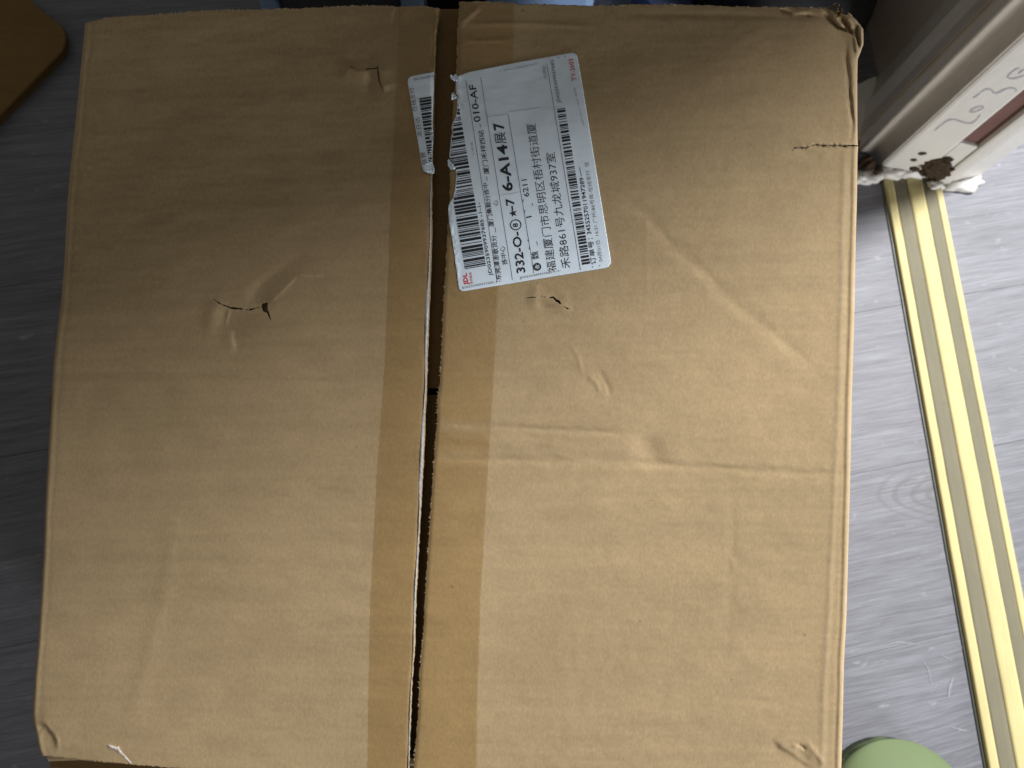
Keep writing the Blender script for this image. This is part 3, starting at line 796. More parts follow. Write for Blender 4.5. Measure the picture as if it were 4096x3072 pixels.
def tab(parent, pts, hfun, seed, mat=M_label, lift=0.0006):
    return patch('torn_tab', pts, hfun, 0.0006, mat, parent, 2.0, None, lambda X, Y: lift * vnoise(X / 5, Y / 5, seed) + lift * 0.5, 0.0001)
tab(lr, [(1798, 304), (1806, 298), (1812, 306), (1818, 298), (1826, 296), (1832, 312), (1826, 326), (1816, 322), (1806, 318)], H_right, 71)
tab(lr, [(1806, 374), (1814, 368), (1824, 384), (1830, 388), (1816, 398), (1806, 400)], H_right, 72)
tab(lr, [(1790, 640), (1796, 637), (1808, 652), (1822, 672), (1816, 678), (1802, 677), (1792, 664)], H_right, 73)
tab(ll, [(1690, 662), (1712, 646), (1730, 650), (1737, 672), (1738, 690), (1728, 697), (1710, 690), (1692, 682)], H_left, 74)

# ---- printed text: font outlines laid on the label along a baseline given in photo pixels
def text_tris(body, bold=0.0):
    cu = bpy.data.curves.new('t', 'FONT'); cu.body = body; cu.size = 1.0; cu.resolution_u = 2; cu.offset = bold
    ob = bpy.data.objects.new('t', cu); C.objects.link(ob)
    dg = bpy.context.evaluated_depsgraph_get(); me = bpy.data.meshes.new_from_object(ob.evaluated_get(dg))
    v = np.array([w_.co[:2] for w_ in me.vertices]); fs = [tuple(p.vertices) for p in me.polygons]
    bpy.data.objects.remove(ob); bpy.data.curves.remove(cu); bpy.data.meshes.remove(me)
    return v, fs
class Print:
    def __init__(s): s.v = []; s.f = []
    def add(s, X, Y, faces, hfun, wob, extra=0.0):
        h = hfun(X, Y) + wob(X, Y) + OFFL + 0.00012 + extra
        b = len(s.v); s.v.extend(PT(X, Y, h)); s.f.extend(tuple(i + b for i in f_) for f_ in faces)
    def build(s, name, mat, parent):
        o = mesh_obj(name, s.v, s.f, mat, parent, False); return o
def put(pr, body, a, b, height, hfun, wob, bold=0.0, sq=True, up=None):
    """text from pixel a to pixel b (baseline), glyph height in pixels, up vector to the left of travel"""
    v, fs = text_tris(body, bold)
    x0, x1 = v[:, 0].min(), v[:, 0].max(); y0, y1 = v[:, 1].min(), v[:, 1].max()
    a = np.array(a, float); b = np.array(b, float); t = (b - a); L = np.linalg.norm(t); t /= L
    upv = np.array([t[1], -t[0]]) if up is None else np.array(up, float)
    uu = (v[:, 0] - x0) / (x1 - x0) * L; ww = (v[:, 1] - y0) / (y1 - y0) * height
    X = a[0] + uu * t[0] + ww * upv[0]; Y = a[1] + uu * t[1] + ww * upv[1]
    pr.add(X, Y, fs, hfun, wob)
def quad(pr, pts, hfun, wob, n=1):
    """thin printed quad a-b (long side) subdivided so it follows the flap"""
    p = np.array(pts, float); vs = []; n = max(1, int(np.linalg.norm(p[1] - p[0]) / 8))
    for i in range(n + 1):
        t = i / n; vs.append(p[0] + (p[1] - p[0]) * t); vs.append(p[3] + (p[2] - p[3]) * t)
    vs = np.array(vs); fs = [(2 * i, 2 * i + 1, 2 * i + 3, 2 * i + 2) for i in range(n)]
    pr.add(vs[:, 0], vs[:, 1], fs, hfun, wob)
def line(pr, a, b, wd, hfun, wob):
    a = np.array(a, float); b = np.array(b, float); t = (b - a) / np.linalg.norm(b - a); nn = np.array([-t[1], t[0]]) * wd / 2
    quad(pr, [a - nn, b - nn, b + nn, a + nn], hfun, wob)

K, G, PA, RD, BAR = Print(), Print(), Print(), Print(), Print()
HR = H_right
put(K, 'JD0235909937685 -1-1-', (1975, 1101), (1926, 808), 19, HR, wobR, 0.01)
put(K, '东莞漳澎散货分', (2007, 1118), (1985, 940), 22, HR, wobR, 0.004)
line(K, (1983, 929), (1981, 909), 2, HR, wobR)
put(K, '厦门集散分拣中', (1977, 905), (1951, 730), 21, HR, wobR, 0.004)
line(K, (1949, 722), (1946, 706), 2, HR, wobR)
put(K, '厦门禾祥西站', (1958, 695), (1934, 520), 22, HR, wobR, 0.004)
line(K, (1922, 508), (1920, 496), 2.5, HR, wobR)
put(K, '010-AF', (1924, 486), (1903, 337), 28, HR, wobR, 0.008)
put(K, '拣中心', (2031, 1057), (2019, 983), 22, HR, wobR, 0.002)
put(K, '心', (1994, 822), (1991, 800), 19, HR, wobR, 0.002)
put(K, '332-O-', (2103, 1089), (2082, 925), 36, HR, wobR, 0.02)
# circled 8
th = np.linspace(0, 2 * math.pi, 41)
cx, cy = 2063, 899
X = np.concatenate([cx + 23 * np.cos(th), cx + 19 * np.cos(th)]); Y = np.concatenate([cy + 22 * np.sin(th), cy + 18 * np.sin(th)])
K.add(X, Y, [(i, i + 1, i + 42, i + 41) for i in range(40)], HR, wobR)
put(K, '8', (2073, 908), (2071, 891), 20, HR, wobR, 0.02)
sx, sy = 2053, 853; pts = []
for i in range(10):
    a = math.pi * i / 5 + math.pi; rr = 17 if i % 2 == 0 else 7
    pts.append((sx + rr * math.cos(a), sy + rr * math.sin(a)))
pts.append((sx, sy)); K.add(np.array([p[0] for p in pts]), np.array([p[1] for p in pts]), [(i, (i + 1) % 10, 10) for i in range(10)], HR, wobR)
put(K, '-7', (2062, 838), (2056, 791), 34, HR, wobR, 0.02)
put(K, '6-A14', (2054, 762), (2028, 577), 43, HR, wobR, 0.028)
put(K, '展', (2027, 572), (2021, 527), 44, HR, wobR, 0.0)
put(K, '7', (2019, 517), (2015, 488), 43, HR, wobR, 0.028)
for a, b in (((1989, 1128), (1863, 320)), ((2050, 1119), (1923, 309)), ((2136, 1092), (2033, 459)), ((2322, 1080), (2187, 254))):
    line(K, a, b, 1.6, HR, wobR)
for a, b in (((2000, 781), (2081, 767)), ((1948, 467), (2033, 455)), ((2033, 448), (2165, 428))):
    line(PA, a, b, 1.8, HR, wobR)
# round stamp with its sign, surname, masked digits
X = np.concatenate([[2149], 2149 + 16 * np.cos(th)]); Y = np.concatenate([[1067], 1067 + 16 * np.sin(th)])
K.add(X, Y, [(0, i + 1, i + 2) for i in range(40)], HR, wobR)
put(K, '魏', (2157, 1035), (2152, 1004), 28, HR, wobR, 0.004)
line(K, (2150, 980), (2147, 965), 2, HR, wobR); line(K, (2131, 823), (2129, 812), 2, HR, wobR)
put(K, '1', (2127, 868), (2126, 863), 22, HR, wobR, 0.004)
put(K, '6211', (2118, 785), (2107, 716), 22, HR, wobR, 0.004)
for x, y in ((2121, 993), (2116, 962), (2102, 845), (2096, 802)):
    line(K, (x, y + 5), (x - 5, y), 2, HR, wobR); line(K, (x - 5, y), (x - 1, y - 6), 2, HR, wobR)
put(K, '福建厦门市思明区梧村街道厦', (2228, 1084), (2142, 492), 38, HR, wobR, -0.004)
put(K, '禾路861号九龙城937室', (2285, 1070), (2219, 608), 38, HR, wobR, -0.004)
put(G, 'JD0235909937685', (2247, 411), (2218, 238), 17, HR, wobR, 0.008)
put(K, '订单号：', (2386, 1056), (2372, 950), 23, HR, wobR, 0.004)
put(K, '3455257011947289', (2366, 936), (2334, 709), 17, HR, wobR, 0.01)
line(K, (2326, 706), (2318, 668), 2, HR, wobR)
put(G, '04月01日  16:31 广州-86号库-在线支付  佳', (2412, 1045), (2354, 646), 17, HR, wobR, -0.004)
put(PA, 'V 丰收', (1899, 622), (1891, 567), 10, HR, wobR)
put(PA, '17', (1857, 432), (1854, 415), 9, HR, wobR)
put(G, 'JD0235909937685-1-1-', (1848, 1158), (2010, 1129), 11, HR, wobR, 0.0)
put(G, 'JD0235909937685-1-1-', (2080, 1118), (2244, 1088), 11, HR, wobR, 0.0)
put(PA, 'JD0235909937685-1-1-', (2150, 249), (1975, 283), 10, HR, wobR, 0.0, up=(0.17, 0.98))
for x, y in ((2234, 229), (2262, 224), (2371, 1066), (2399, 1061)): put(G, 'v', (x + 5, y + 4), (x + 3, y - 3), 7, HR, wobR)
put(PA, '已揽收', (2188, 312), (2182, 262), 13, HR, wobR, 0.012)
put(PA, '2025-04-01 16:31 00:00', (2338, 500), (2302, 352), 8, HR, wobR)
put(RD, 'TY-2603', (2307, 321), (2292, 234), 19, HR, wobR, 0.008)
put(RD, 'JDL', (1880, 1138), (1873, 1090), 24, HR, wobR, 0.035)
put(RD, '京东物流', (1892, 1135), (1886, 1089), 10, HR, wobR, 0.008)
# stamp sign in white
put_w = Print()
v, fs = text_tris('收', 0.01)
x0, x1, y0, y1 = v[:, 0].min(), v[:, 0].max(), v[:, 1].min(), v[:, 1].max()
uu = (v[:, 0] - x0) / (x1 - x0) * 18 - 9; ww = (v[:, 1] - y0) / (y1 - y0) * 18 - 9
put_w.add(2149 - ww, 1067 - uu, fs, HR, wobR, 0.0001)

rb = random.Random(42)
def barcode(pr, a0, a1, w0, w1, xmin_fun, hfun, wob, mods):
    """bars across the travel line a0->a1; each bar runs from the line leftwards w px, clipped at the tear"""
    a0 = np.array(a0, float); a1 = np.array(a1, float); L = np.linalg.norm(a1 - a0); t = (a1 - a0) / L; n = np.array([t[1], -t[0]])
    s = 0.0
    while s < L - 6:
        bw = rb.choice(mods); gp = rb.choice((3, 3, 5.5, 8)) if len(mods) > 1 else 5
        wv = w0 + (w1 - w0) * s / L
        p = a0 + t * s; p2 = a0 + t * (s + bw)
        e = p + n * wv; e2 = p2 + n * wv
        if xmin_fun:
            xm = xmin_fun(p[1])
            if e[0] < xm: k = (p[0] - xm) / (p[0] - e[0]); e = p + n * wv * k; e2 = p2 + n * wv * k
        quad(pr, [p, e, e2, p2], hfun, wob)
        s += bw + gp
xt = lambda y: float(np.interp(y, [p[1] for p in T_EDGE], [p[0] for p in T_EDGE])) + 4
barcode(BAR, (1944, 1062), (1829, 386), 86, 86, xt, HR, wobR, (3, 3, 6, 9, 11))
barcode(BAR, (2361, 1054), (2260, 428), 33, 33, None, HR, wobR, (3, 6, 9))
K.build('printed_text', M_ink, lr)['kind'] = 'stuff'
o = G.build('printed_text', M_ink_grey, lr); o['label'] = 'faded grey small print'; o['kind'] = 'stuff'
o = PA.build('printed_text', M_ink_pale, lr); o['label'] = 'nearly invisible pale print and ruling'; o['kind'] = 'stuff'
o = RD.build('printed_text', M_ink_red, lr); o['label'] = 'red logo and red route code'; o['kind'] = 'stuff'
BAR.build('barcode', M_ink, lr)['kind'] = 'stuff'
put_w.build('stamp_sign', M_label, lr)
KL, GL, BL = Print(), Print(), Print()
put(GL, '自营', (1708, 656), (1700, 607), 20, H_left, wobL, 0.004)
put(GL, '次日达', (1690, 546), (1678, 467), 20, H_left, wobL, 0.004)
put(GL, '在线支付', (1670, 444), (1655, 350), 20, H_left, wobL, 0.004)
put(GL, '3590993768', (1734, 298), (1655, 313), 10, H_left, wobL, 0.0, up=(0.17, 0.98))
# bars of the left strip run from their own start line to the tear
a0 = np.array([1716., 650.]); a1 = np.array([1675., 386.]); L = np.linalg.norm(a1 - a0); t = (a1 - a0) / L; n = np.array([-t[1], t[0]]); s = 0
while s < L - 5:
    bw = rb.choice((3, 6, 9)); p = a0 + t * s; p2 = a0 + t * (s + bw)
    k = (1727 - p[0]) / n[0]
    quad(BL, [p, p + n * k, p2 + n * k, p2], H_left, wobL); s += bw + rb.choice((3, 4, 6.5))
GL.build('printed_text', M_ink_grey, ll)['kind'] = 'stuff'; BL.build('barcode', M_ink, ll)['kind'] = 'stuff'

# ------------------------------------------------------------------ door strip
def brass(name, col, rough, metal=0.55):
    m, nt, b = new_mat(name)
    s1 = mapped_noise(nt, (900, 12, 100), 1.0, 3, 0.6); s2 = mapped_noise(nt, (60, 25, 60), 1.0, 4, 0.7); s3 = mapped_noise(nt, (130, 130, 100), 1.0, 2, 0.5)
    c = mixc(nt, 1.0, tuple(col), ramp(nt, s1, [(0.25, 0.93), (0.75, 1.06)]), 'MULTIPLY')
    c = mixc(nt, 1.0, c, ramp(nt, s2, [(0.25, 0.88), (0.75, 1.08)]), 'MULTIPLY')
    c = mixc(nt, ramp(nt, s3, [(0.76, 0.0), (0.82, 0.6)]), c, tuple(x * 0.5 for x in col))
    nt.links.new(c, b.inputs['Base Color']); b.inputs['Metallic'].default_value = metal; b.inputs['Roughness'].default_value = rough
    bump(nt, b, [(s1, 0.0001, 0.4), (s2, 0.0004, 0.3)])
    return m
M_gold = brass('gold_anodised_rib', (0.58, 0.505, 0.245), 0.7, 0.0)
M_olive = brass('worn_groove_reflection', (0.185, 0.170, 0.112), 0.75, 0.0)  # groove wear and duller metal reflection, both painted into the colour
M_lip_shade = brass('strip_lip_shadow', (0.09, 0.10, 0.09), 0.5, 0.3)  # dark colour stands for the shadow beside the strip's raised lip
sx0 = 0.4275; sx1 = 0.4880
strip = thing('threshold_strip', 'gold ribbed metal door threshold strip on the grey floor beside the carton', 'threshold strip', (0.458, -0.1, 0.0))
y0s, y1s = -0.95, 0.374
def bar(name, f0, f1, z0, z1, mat, crown=0.0):
    sh = lambda y: 0.0105 * (0.37 - y) / 0.53
    ny = 70; prof = []
    xa = sx0 + (sx1 - sx0) * f0; xb = sx0 + (sx1 - sx0) * f1
    for j in range(7):
        t = j / 6; prof.append((xa + (xb - xa) * t, z1 + crown * (1 - (2 * t - 1) ** 2) - (0.00012 if j in (0, 6) else 0)))
    prof = [(xa, z0)] + prof + [(xb, z0)]
    vs = []; k = len(prof)
    for i in range(ny + 1):
        y = y0s + (y1s - y0s) * i / ny
        jx = 0.00022 * math.sin(i * 2.3 + f0 * 9) * (i % 3 == 0)
        for x, z in prof: vs.append((x + sh(y) + jx, y, z))
    f = []
    for i in range(ny):
        for j in range(k - 1):
            a = i * k + j; f.append((a, a + 1, a + k + 1, a + k))
    f.append(tuple(range(k))[::-1]); f.append(tuple(range(ny * k, ny * k + k)))
    return mesh_obj(name, vs, f, mat, strip, True)
bar('rim', -0.005, 0.035, 0.0, 0.0012, M_lip_shade)  # narrow dark strip drawn as the lip's shadow
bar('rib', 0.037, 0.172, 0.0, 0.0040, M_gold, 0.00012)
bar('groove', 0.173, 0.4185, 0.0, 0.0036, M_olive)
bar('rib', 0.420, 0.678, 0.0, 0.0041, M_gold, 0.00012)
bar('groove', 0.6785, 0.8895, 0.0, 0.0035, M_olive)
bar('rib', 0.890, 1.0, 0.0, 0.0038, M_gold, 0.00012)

# ------------------------------------------------------------------ door frame
def paint(name, col, grime=0.5, rough=0.45):
    m, nt, b = new_mat(name)
    a = mapped_noise(nt, (14, 14, 6), 1.0, 5, 0.65); c2 = mapped_noise(nt, (70, 70, 45), 1.0, 4, 0.6); c3 = mapped_noise(nt, (40, 40, 160), 1.0, 3, 0.7)
    c = mixc(nt, ramp(nt, a, [(0.35, 0.0), (0.75, grime)]), tuple(col), (col[0] * .80, col[1] * .76, col[2] * .66))
    c = mixc(nt, 1.0, c, ramp(nt, c2, [(0.25, 0.93), (0.75, 1.04)]), 'MULTIPLY')
    c = mixc(nt, ramp(nt, c3, [(0.70, 0.0), (0.80, 0.22)]), c, (0.42, 0.38, 0.30))
    nt.links.new(c, b.inputs['Base Color']); b.inputs['Roughness'].default_value = rough
    bump(nt, b, [(c2, 0.0012, 0.45), (a, 0.004, 0.3)])
    return m
M_paint = paint('ivory_door_paint', (0.74, 0.73, 0.71), 0.3)
M_paint2 = paint('shaded_casing_paint', (0.62, 0.57, 0.50), 0.5)  # same door paint made darker: the casing's shade is in the colour
M_paint3 = paint('cream_bead_paint', (0.74, 0.69, 0.62), 0.3)
M_wall = paint('old_plaster', (0.42, 0.38, 0.36), 0.5, 0.8)
M_rot = simple('rotten_wood', (0.062, 0.042, 0.028), 0.95, 0.1, (260, 260, 260), 0.6, 0.003)
M_brown = simple('brown_stained_recess', (0.165, 0.085, 0.075), 0.6, 0.3, (60, 60, 25), 0.16, 0.001)
M_pencil = simple('faint_pencil', (0.45, 0.44, 0.49), 0.7, 0.2, (500, 500, 500), 0.2, 0.00005)
M_hole = simple('dark_hole', (0.03, 0.015, 0.02), 0.9, 0.1)

g2 = lambda x, y: P(float(x), float(y), 0.0)[:2]
p1 = g2(3433, 601); p2 = g2(3510, 682); p3 = g2(3782, 746); pF = g2(3903, 716)
crack = g2(3507, 306); wdir = g2(3447, 0) - crack; wdir /= np.linalg.norm(wdir)
door = thing('door_frame', 'old ivory painted door jamb with rotten foot and pencilled digits', 'door frame', (float(p2[0]), float(p2[1]), 0.0))
ZT = 2.2
fd = (p3 - p2) / np.linalg.norm(p3 - p2); fn = np.array([fd[1], -fd[0]])      # face direction and outward normal
if fn[1] > 0: fn = -fn
FL = np.linalg.norm(p3 - p2)
def on_face(px, py, off=0.0):
    """point where the view of this pixel meets the jamb face -> (distance along face, height)"""
    r = rays(float(px), float(py)); o_ = np.array([0, 0, CAM_H]); q0 = p2 + fn * off
    t = ((q0 - o_[:2]) @ fn) / (r[:2] @ fn); w_ = o_ + r * t
    return (w_[:2] - p2) @ fd, w_[2]
m1, zr = on_face(3850, 566); m2, zr2 = on_face(3904, 602)
m1 = max(0.3 * FL, min(m1, 0.75 * FL)); m2 = max(m1 + 0.008, min(m2, 0.95 * FL)); zr = max(0.02, (zr + zr2) / 2)
back = -fn * 0.045
def face_panel(name, s0_, s1_, z0, z1, off=0.0, mat=M_paint, bevel=0.0015, dep=1.0):
    a = p2 + fd * s0_ + fn * off; b = p2 + fd * s1_ + fn * off
    return prism(name, [a, b, b + back * dep, a + back * dep], z0, z1, mat, door, bevel)
face_panel('jamb_board', 0.0, m1, 0.003, ZT, 0.0, bevel=0.003)
face_panel('jamb_board', m1 + 0.0004, m2 - 0.0004, 0.003, zr, -0.001, bevel=0.0012)
face_panel('jamb_board', m2, FL, 0.003, ZT, 0.001, bevel=0.003)
o = face_panel('hinge_recess', m1 + 0.0004, m2 - 0.0004, zr + 0.0005, ZT, -0.0045, M_brown, 0.0)
# rounded bead between the casing and the jamb board
bead = []
c0 = p1 + np.array([0.0025, -0.0005])
for a_ in (180, 205, 230, 255): bead.append(c0 + 0.0035 * np.array([math.cos(math.radians(a_)), math.sin(math.radians(a_))]))
q1 = c0 + np.array([0.002, -0.0036]); q3 = p2 + np.array([-0.0008, 0.0010]); q2 = np.array([q3[0] - 0.0035, q1[1] - 0.0030])
for k_ in range(13):
    t_ = k_ / 12; bead.append(q1 * (1 - t_) ** 2 + 2 * q2 * t_ * (1 - t_) + q3 * t_ ** 2)
bead += [p2 + back * 0.8 + np.array([-0.002, 0]), p1 + np.array([0.012, 0.05])]
bo = prism('stop_bead', bead, 0.003, ZT, M_paint3, door, 0.0, True)
at_ = [True] * len(bo.data.polygons)
for k_, pg in enumerate(bo.data.polygons):
    if len(pg.vertices) > 4 or pg.area > 0.1: at_[k_] = False
bo.data.polygons.foreach_set('use_smooth', at_)
vs = [P(float(x), float(y), 0.004) for x, y in ((3395, 356), (3432, 338), (3470, 318), (3507, 304), (3502, 350), (3486, 410), (3470, 470), (3440, 560), (3395, 600))]
n_ = len(vs); vs += [v_ * np.array([1, 1, 0]) for v_ in vs]
mesh_obj('foot_plaster', vs, [tuple(range(n_))[::-1]] + [(k_, (k_ + 1) % n_, n_ + (k_ + 1) % n_, n_ + k_) for k_ in range(n_)], M_paint, door, False)
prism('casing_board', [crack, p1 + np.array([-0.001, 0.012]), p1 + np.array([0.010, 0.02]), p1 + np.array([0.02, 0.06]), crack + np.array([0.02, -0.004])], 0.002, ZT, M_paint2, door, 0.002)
prism('side_board', [p3 + fn * -0.001 + fd * 0.001, pF, pF + np.array([0.0, 0.03]), p3 + np.array([0.006, 0.04])], 0.003, ZT, M_paint, door, 0.002)
# broken plaster at the foot
def lump(name, px, py, z, rx, ry, rz, seed, mat, parent):
    bm = bmesh.new(); bmesh.ops.create_icosphere(bm, subdivisions=3, radius=1.0)
    rr_ = random.Random(seed); ph = [rr_.uniform(0, 6) for _ in range(6)]
    for v in bm.verts:
        c_ = v.co; k = 1 + 0.22 * math.sin(4 * c_.x + ph[0]) * math.cos(5 * c_.y + ph[1]) + 0.13 * math.sin(11 * c_.z + ph[2] + 7 * c_.x) + rr_.uniform(-.09, .09)
        v.co = Vector((c_.x * rx * k, c_.y * ry * k, c_.z * rz * k))
    wpt = P(float(px), float(py), z); bmesh.ops.translate(bm, verts=bm.verts, vec=Vector(wpt))
    return finish_bm(name, bm, mat, parent, True)
for i, (x, y, rx, ry, rz) in enumerate(((3835, 738, .021, .008, .006), (3880, 722, .012, .006, .005), (3560, 700, .016, .006, .007), (3480, 705, .014, .008, .005), (3440, 712, .012, .007, .004), (3745, 742, .010, .005, .005), (3640, 700, .018, .005, .008), (3902, 700, .004, .007, .006))):
    lump('plaster_crumb', x, y, 0.003, rx, ry, rz, i, M_paint, door)
# rotten hole: dark lumps breaking through the face near the foot
for i, (x, y, r_, fl_) in enumerate(((3735, 688, .012, .5), (3762, 668, .011, .4), (3776, 690, .010, .5), (3712, 664, .007, .3), (3742, 652, .008, .3), (3792, 640, .0045, .25), (3760, 712, .008, .5), (3660, 676, .005, .25), (3700, 690, .007, .4), (3820, 684, .006, .2), (3690, 614, .0035, .2), (3655, 640, .003, .15))):
    s_, z_ = on_face(x, y)
    bm = bmesh.new(); bmesh.ops.create_icosphere(bm, subdivisions=3, radius=1.0)
    rr_ = random.Random(50 + i)
    for v in bm.verts:
        k = 1 + rr_.uniform(-.22, .22) + 0.25 * math.sin(5 * v.co.x + i) * math.sin(4 * v.co.z)
        c_ = v.co * k; loc = fd * c_.x * r_ * 1.0 + fn * c_.y * r_ * 0.12
        v.co = Vector((loc[0], loc[1], c_.z * r_ * 0.8))
    q0 = p2 + fd * s_; bmesh.ops.translate(bm, verts=bm.verts, vec=Vector((q0[0], q0[1], max(z_, 0.004))))
    finish_bm('rotten_wood', bm, M_rot, door, True)
for (x, y, r_) in ((3468, 646, .006), (3480, 662, .005), (3512, 684, .004), (3460, 640, .005)):
    lump('rotten_wood', x, y, 0.012, r_, r_ * .7, r_ * 1.2, int(x), M_rot, door)
# screw hole in the recess
def flat_on_face(name, pix, off, mat):
    vs = []
    for x, y in pix:
        s_, z_ = on_face(x, y, off); q0 = p2 + fd * s_ + fn * off; vs.append((q0[0], q0[1], z_))
    return mesh_obj(name, vs, [tuple(range(len(vs)))], mat, door, False)
flat_on_face('screw_hole', [(3975, 545), (3985, 528), (4000, 512), (4012, 508), (4014, 516), (4000, 530), (3985, 544)], -0.0042, M_hole)
# pencilled digits
def stroke(pts, w0, off=0.0003):
    pts = [np.array((3650 + x / 3.318, 100 + y / 3.318)) for x, y in pts]; n = len(pts); w0 *= 0.78; Lf = []; Rt = []
    for i, p in enumerate(pts):
        a = pts[max(0, i - 1)]; b = pts[min(n - 1, i + 1)]; t = (b - a) / np.linalg.norm(b - a); nn = np.array([-t[1], t[0]])
        w_ = w0 * (0.6 + 0.5 * math.sin(math.pi * i / (n - 1)) + 0.25 * math.sin(i * 2.1))
        Lf.append(p + nn * w_ / 2); Rt.append(p - nn * w_ / 2)
    vs = []
    for a, b in zip(Lf, Rt):
        for x, y in (a, b):
            s_, z_ = on_face(x, y, off); q0 = p2 + fd * s_ + fn * off; vs.append((q0[0], q0[1], z_))
    return mesh_obj('pencil_mark', vs, [(2 * i, 2 * i + 1, 2 * i + 3, 2 * i + 2) for i in range(n - 1)], M_pencil, door, False)
stroke([(295, 1400), (335, 1365), (375, 1335), (440, 1285), (490, 1262), (540, 1255), (590, 1265), (640, 1285), (720, 1305), (775, 1305), (820, 1285), (860, 1250), (885, 1215), (900, 1190)], 8)
e = [(855 + 95 * math.cos(t) * 0.95 + 0 * math.sin(t), 1120 + 26 * math.sin(t) - 30 * math.cos(t)) for t in np.linspace(0, 2 * math.pi, 22)]
stroke(e, 7)
stroke([(805, 970), (850, 945), (900, 905), (940, 872), (980, 855), (1030, 855), (1055, 870), (1070, 895), (1105, 908), (1150, 897), (1200, 868), (1250, 848), (1310, 836), (1360, 848), (1385, 870), (1365, 890)], 9)
stroke([(1418, 570), (1370, 592), (1320, 625), (1280, 665), (1262, 700), (1300, 716), (1360, 712), (1420, 695), (1500, 668)], 8)
stroke([(1400, 652), (1440, 622), (1500, 580)], 8)

# room wall running away from the jamb
wall = thing('wall', 'grey brown plaster wall with a peeling seam beside the door frame', 'wall', (0.49, 0.9, 0.0))
prism('plaster_face', [crack + wdir * 0.0006 + np.array([0.0012, 0.0]), crack + np.array([0.012, -0.012]), pF + np.array([0.0, 0.032]), crack + wdir * 1.9 + np.array([0.12, 0.0]), crack + wdir * 1.9], 0.0, ZT + 0.2, M_wall, wall)
# peeling paint seam
vs = []; f = []
def on_wall(px, py):
    a = crack + np.array([0.0012, 0.0]); b = crack + wdir * 1.9; d_ = (b - a) / np.linalg.norm(b - a); n_ = np.array([-d_[1], d_[0]])
    r = rays(float(px), float(py)); t = ((a - 0) @ n_) / (r[:2] @ n_); w_ = np.array([0, 0, CAM_H]) + r * t
    return w_ + np.array([n_[0], n_[1], 0]) * 0.0012
seam = [(3575, 252), (3600, 250), (3620, 262), (3640, 258), (3665, 232), (3700, 205), (3740, 165), (3790, 120), (3850, 62), (3900, 15)]
for i, (x, y) in enumerate(seam):
    wd = 2.5 + 2 * (i % 2)
    vs.append(on_wall(x - wd, y - wd)); vs.append(on_wall(x + wd, y + wd))
mesh_obj('peeling_seam', vs, [(2 * i, 2 * i + 1, 2 * i + 3, 2 * i + 2) for i in range(len(seam) - 1)], M_wall, wall, False)

# ------------------------------------------------------------------ neighbours of the carton
# second carton at the top left
zc = 0.010
c_ = P(303., 148., zc)[:2]; e1 = P(95., -20., zc)[:2] - c_; e2 = P(-10., 470., zc)[:2] - c_
e1 = e1 / np.linalg.norm(e1); e2 = e2 / np.linalg.norm(e2)
box2 = thing('cardboard_box', 'flattened darker brown carton with a blunted corner, left of the far end of the box', 'cardboard box', (float(c_[0] - .12), float(c_[1]), 0.0))
rc = 0.009
plan = []
for i in range(9):
    t = i / 8; a = c_ + e1 * rc * 2.0 * (1 - t) ** 2 + e2 * rc * 2.0 * t ** 2 + (e1 + e2) * 0.004 * 2 * t * (1 - t)
    plan.append(a)
plan += [c_ + e2 * 0.30, c_ + e2 * 0.30 + e1 * 0.26, c_ + e1 * 0.26]
plan_in = [p_ + (c_ + (e1 + e2) * 0.14 - p_) * 0.012 for p_ in plan]
prism('box_body', plan_in, 0.0, zc - 0.0036, M_card_old, box2, 0.0)
mid1 = c_ + e1 * 0.13
def half(a0_, a1_):
    return a0_, a1_
prism('top_flap', plan[:9] + [c_ + e2 * 0.30, c_ + e2 * 0.30 + e1 * 0.128, c_ + e1 * 0.128], zc - 0.0035, zc, M_card_old, box2, 0.0012, True)
prism('top_flap', [c_ + e1 * 0.132, c_ + e2 * 0.30 + e1 * 0.132, c_ + e2 * 0.30 + e1 * 0.26, c_ + e1 * 0.26], zc - 0.0035, zc, M_card_old, box2, 0.0012)

# blue plastic things and the black bag beyond the far edge
M_blue = simple('blue_plastic', (0.30, 0.46, 0.75), 0.4, 0.5, (12, 12, 12), 0.08)
M_navy = simple('dark_grey_plastic', (0.075, 0.085, 0.105), 0.5, 0.4, (12, 12, 12), 0.1)
M_black = simple('black_nylon', (0.014, 0.015, 0.018), 0.75, 0.3, (60, 60, 60), 0.3, 0.002)
def cyl(name, x, y, z0, z1, r0, r1, mat, parent, n=24):
    bm = bmesh.new(); prof = [(r0 * .9, z0), (r0, z0 + .004), (r1, z1 - .004), (r1 * .9, z1)]; rings = []
    for r_, z in prof: rings.append([bm.verts.new((x + r_ * math.cos(2 * math.pi * i / n), y + r_ * math.sin(2 * math.pi * i / n), z)) for i in range(n)])
    for A, B in zip(rings, rings[1:]):
        for i in range(n): bm.faces.new([A[i], A[(i + 1) % n], B[(i + 1) % n], B[i]])
    bm.faces.new(rings[0][::-1]); bm.faces.new(rings[-1])
    return finish_bm(name, bm, mat, parent, True)
def bx(name, x0, x1, y0, y1, z0, z1, mat, parent, bev=0.003):
    return prism(name, [(x0, y0), (x1, y0), (x1, y1), (x0, y1)], z0, z1, mat, parent, bev)
zs = 0.16
A = P(1022., 20., zs); B = P(1092., 20., zs); D = P(1604., 16., zs); E_ = P(1692., 16., zs)
ys_ = float(max(A[1], D[1]))
stool = thing('plastic_stool', 'blue plastic stool behind the left flap, only two legs and apron showing', 'stool', (float((A[0] + E_[0]) / 2), ys_ + 0.1, 0.0))
bx('leg', A[0], B[0], ys_, ys_ + .02, 0, .26, M_blue, stool); bx('leg', D[0], E_[0], ys_, ys_ + .02, 0, .26, M_blue, stool)
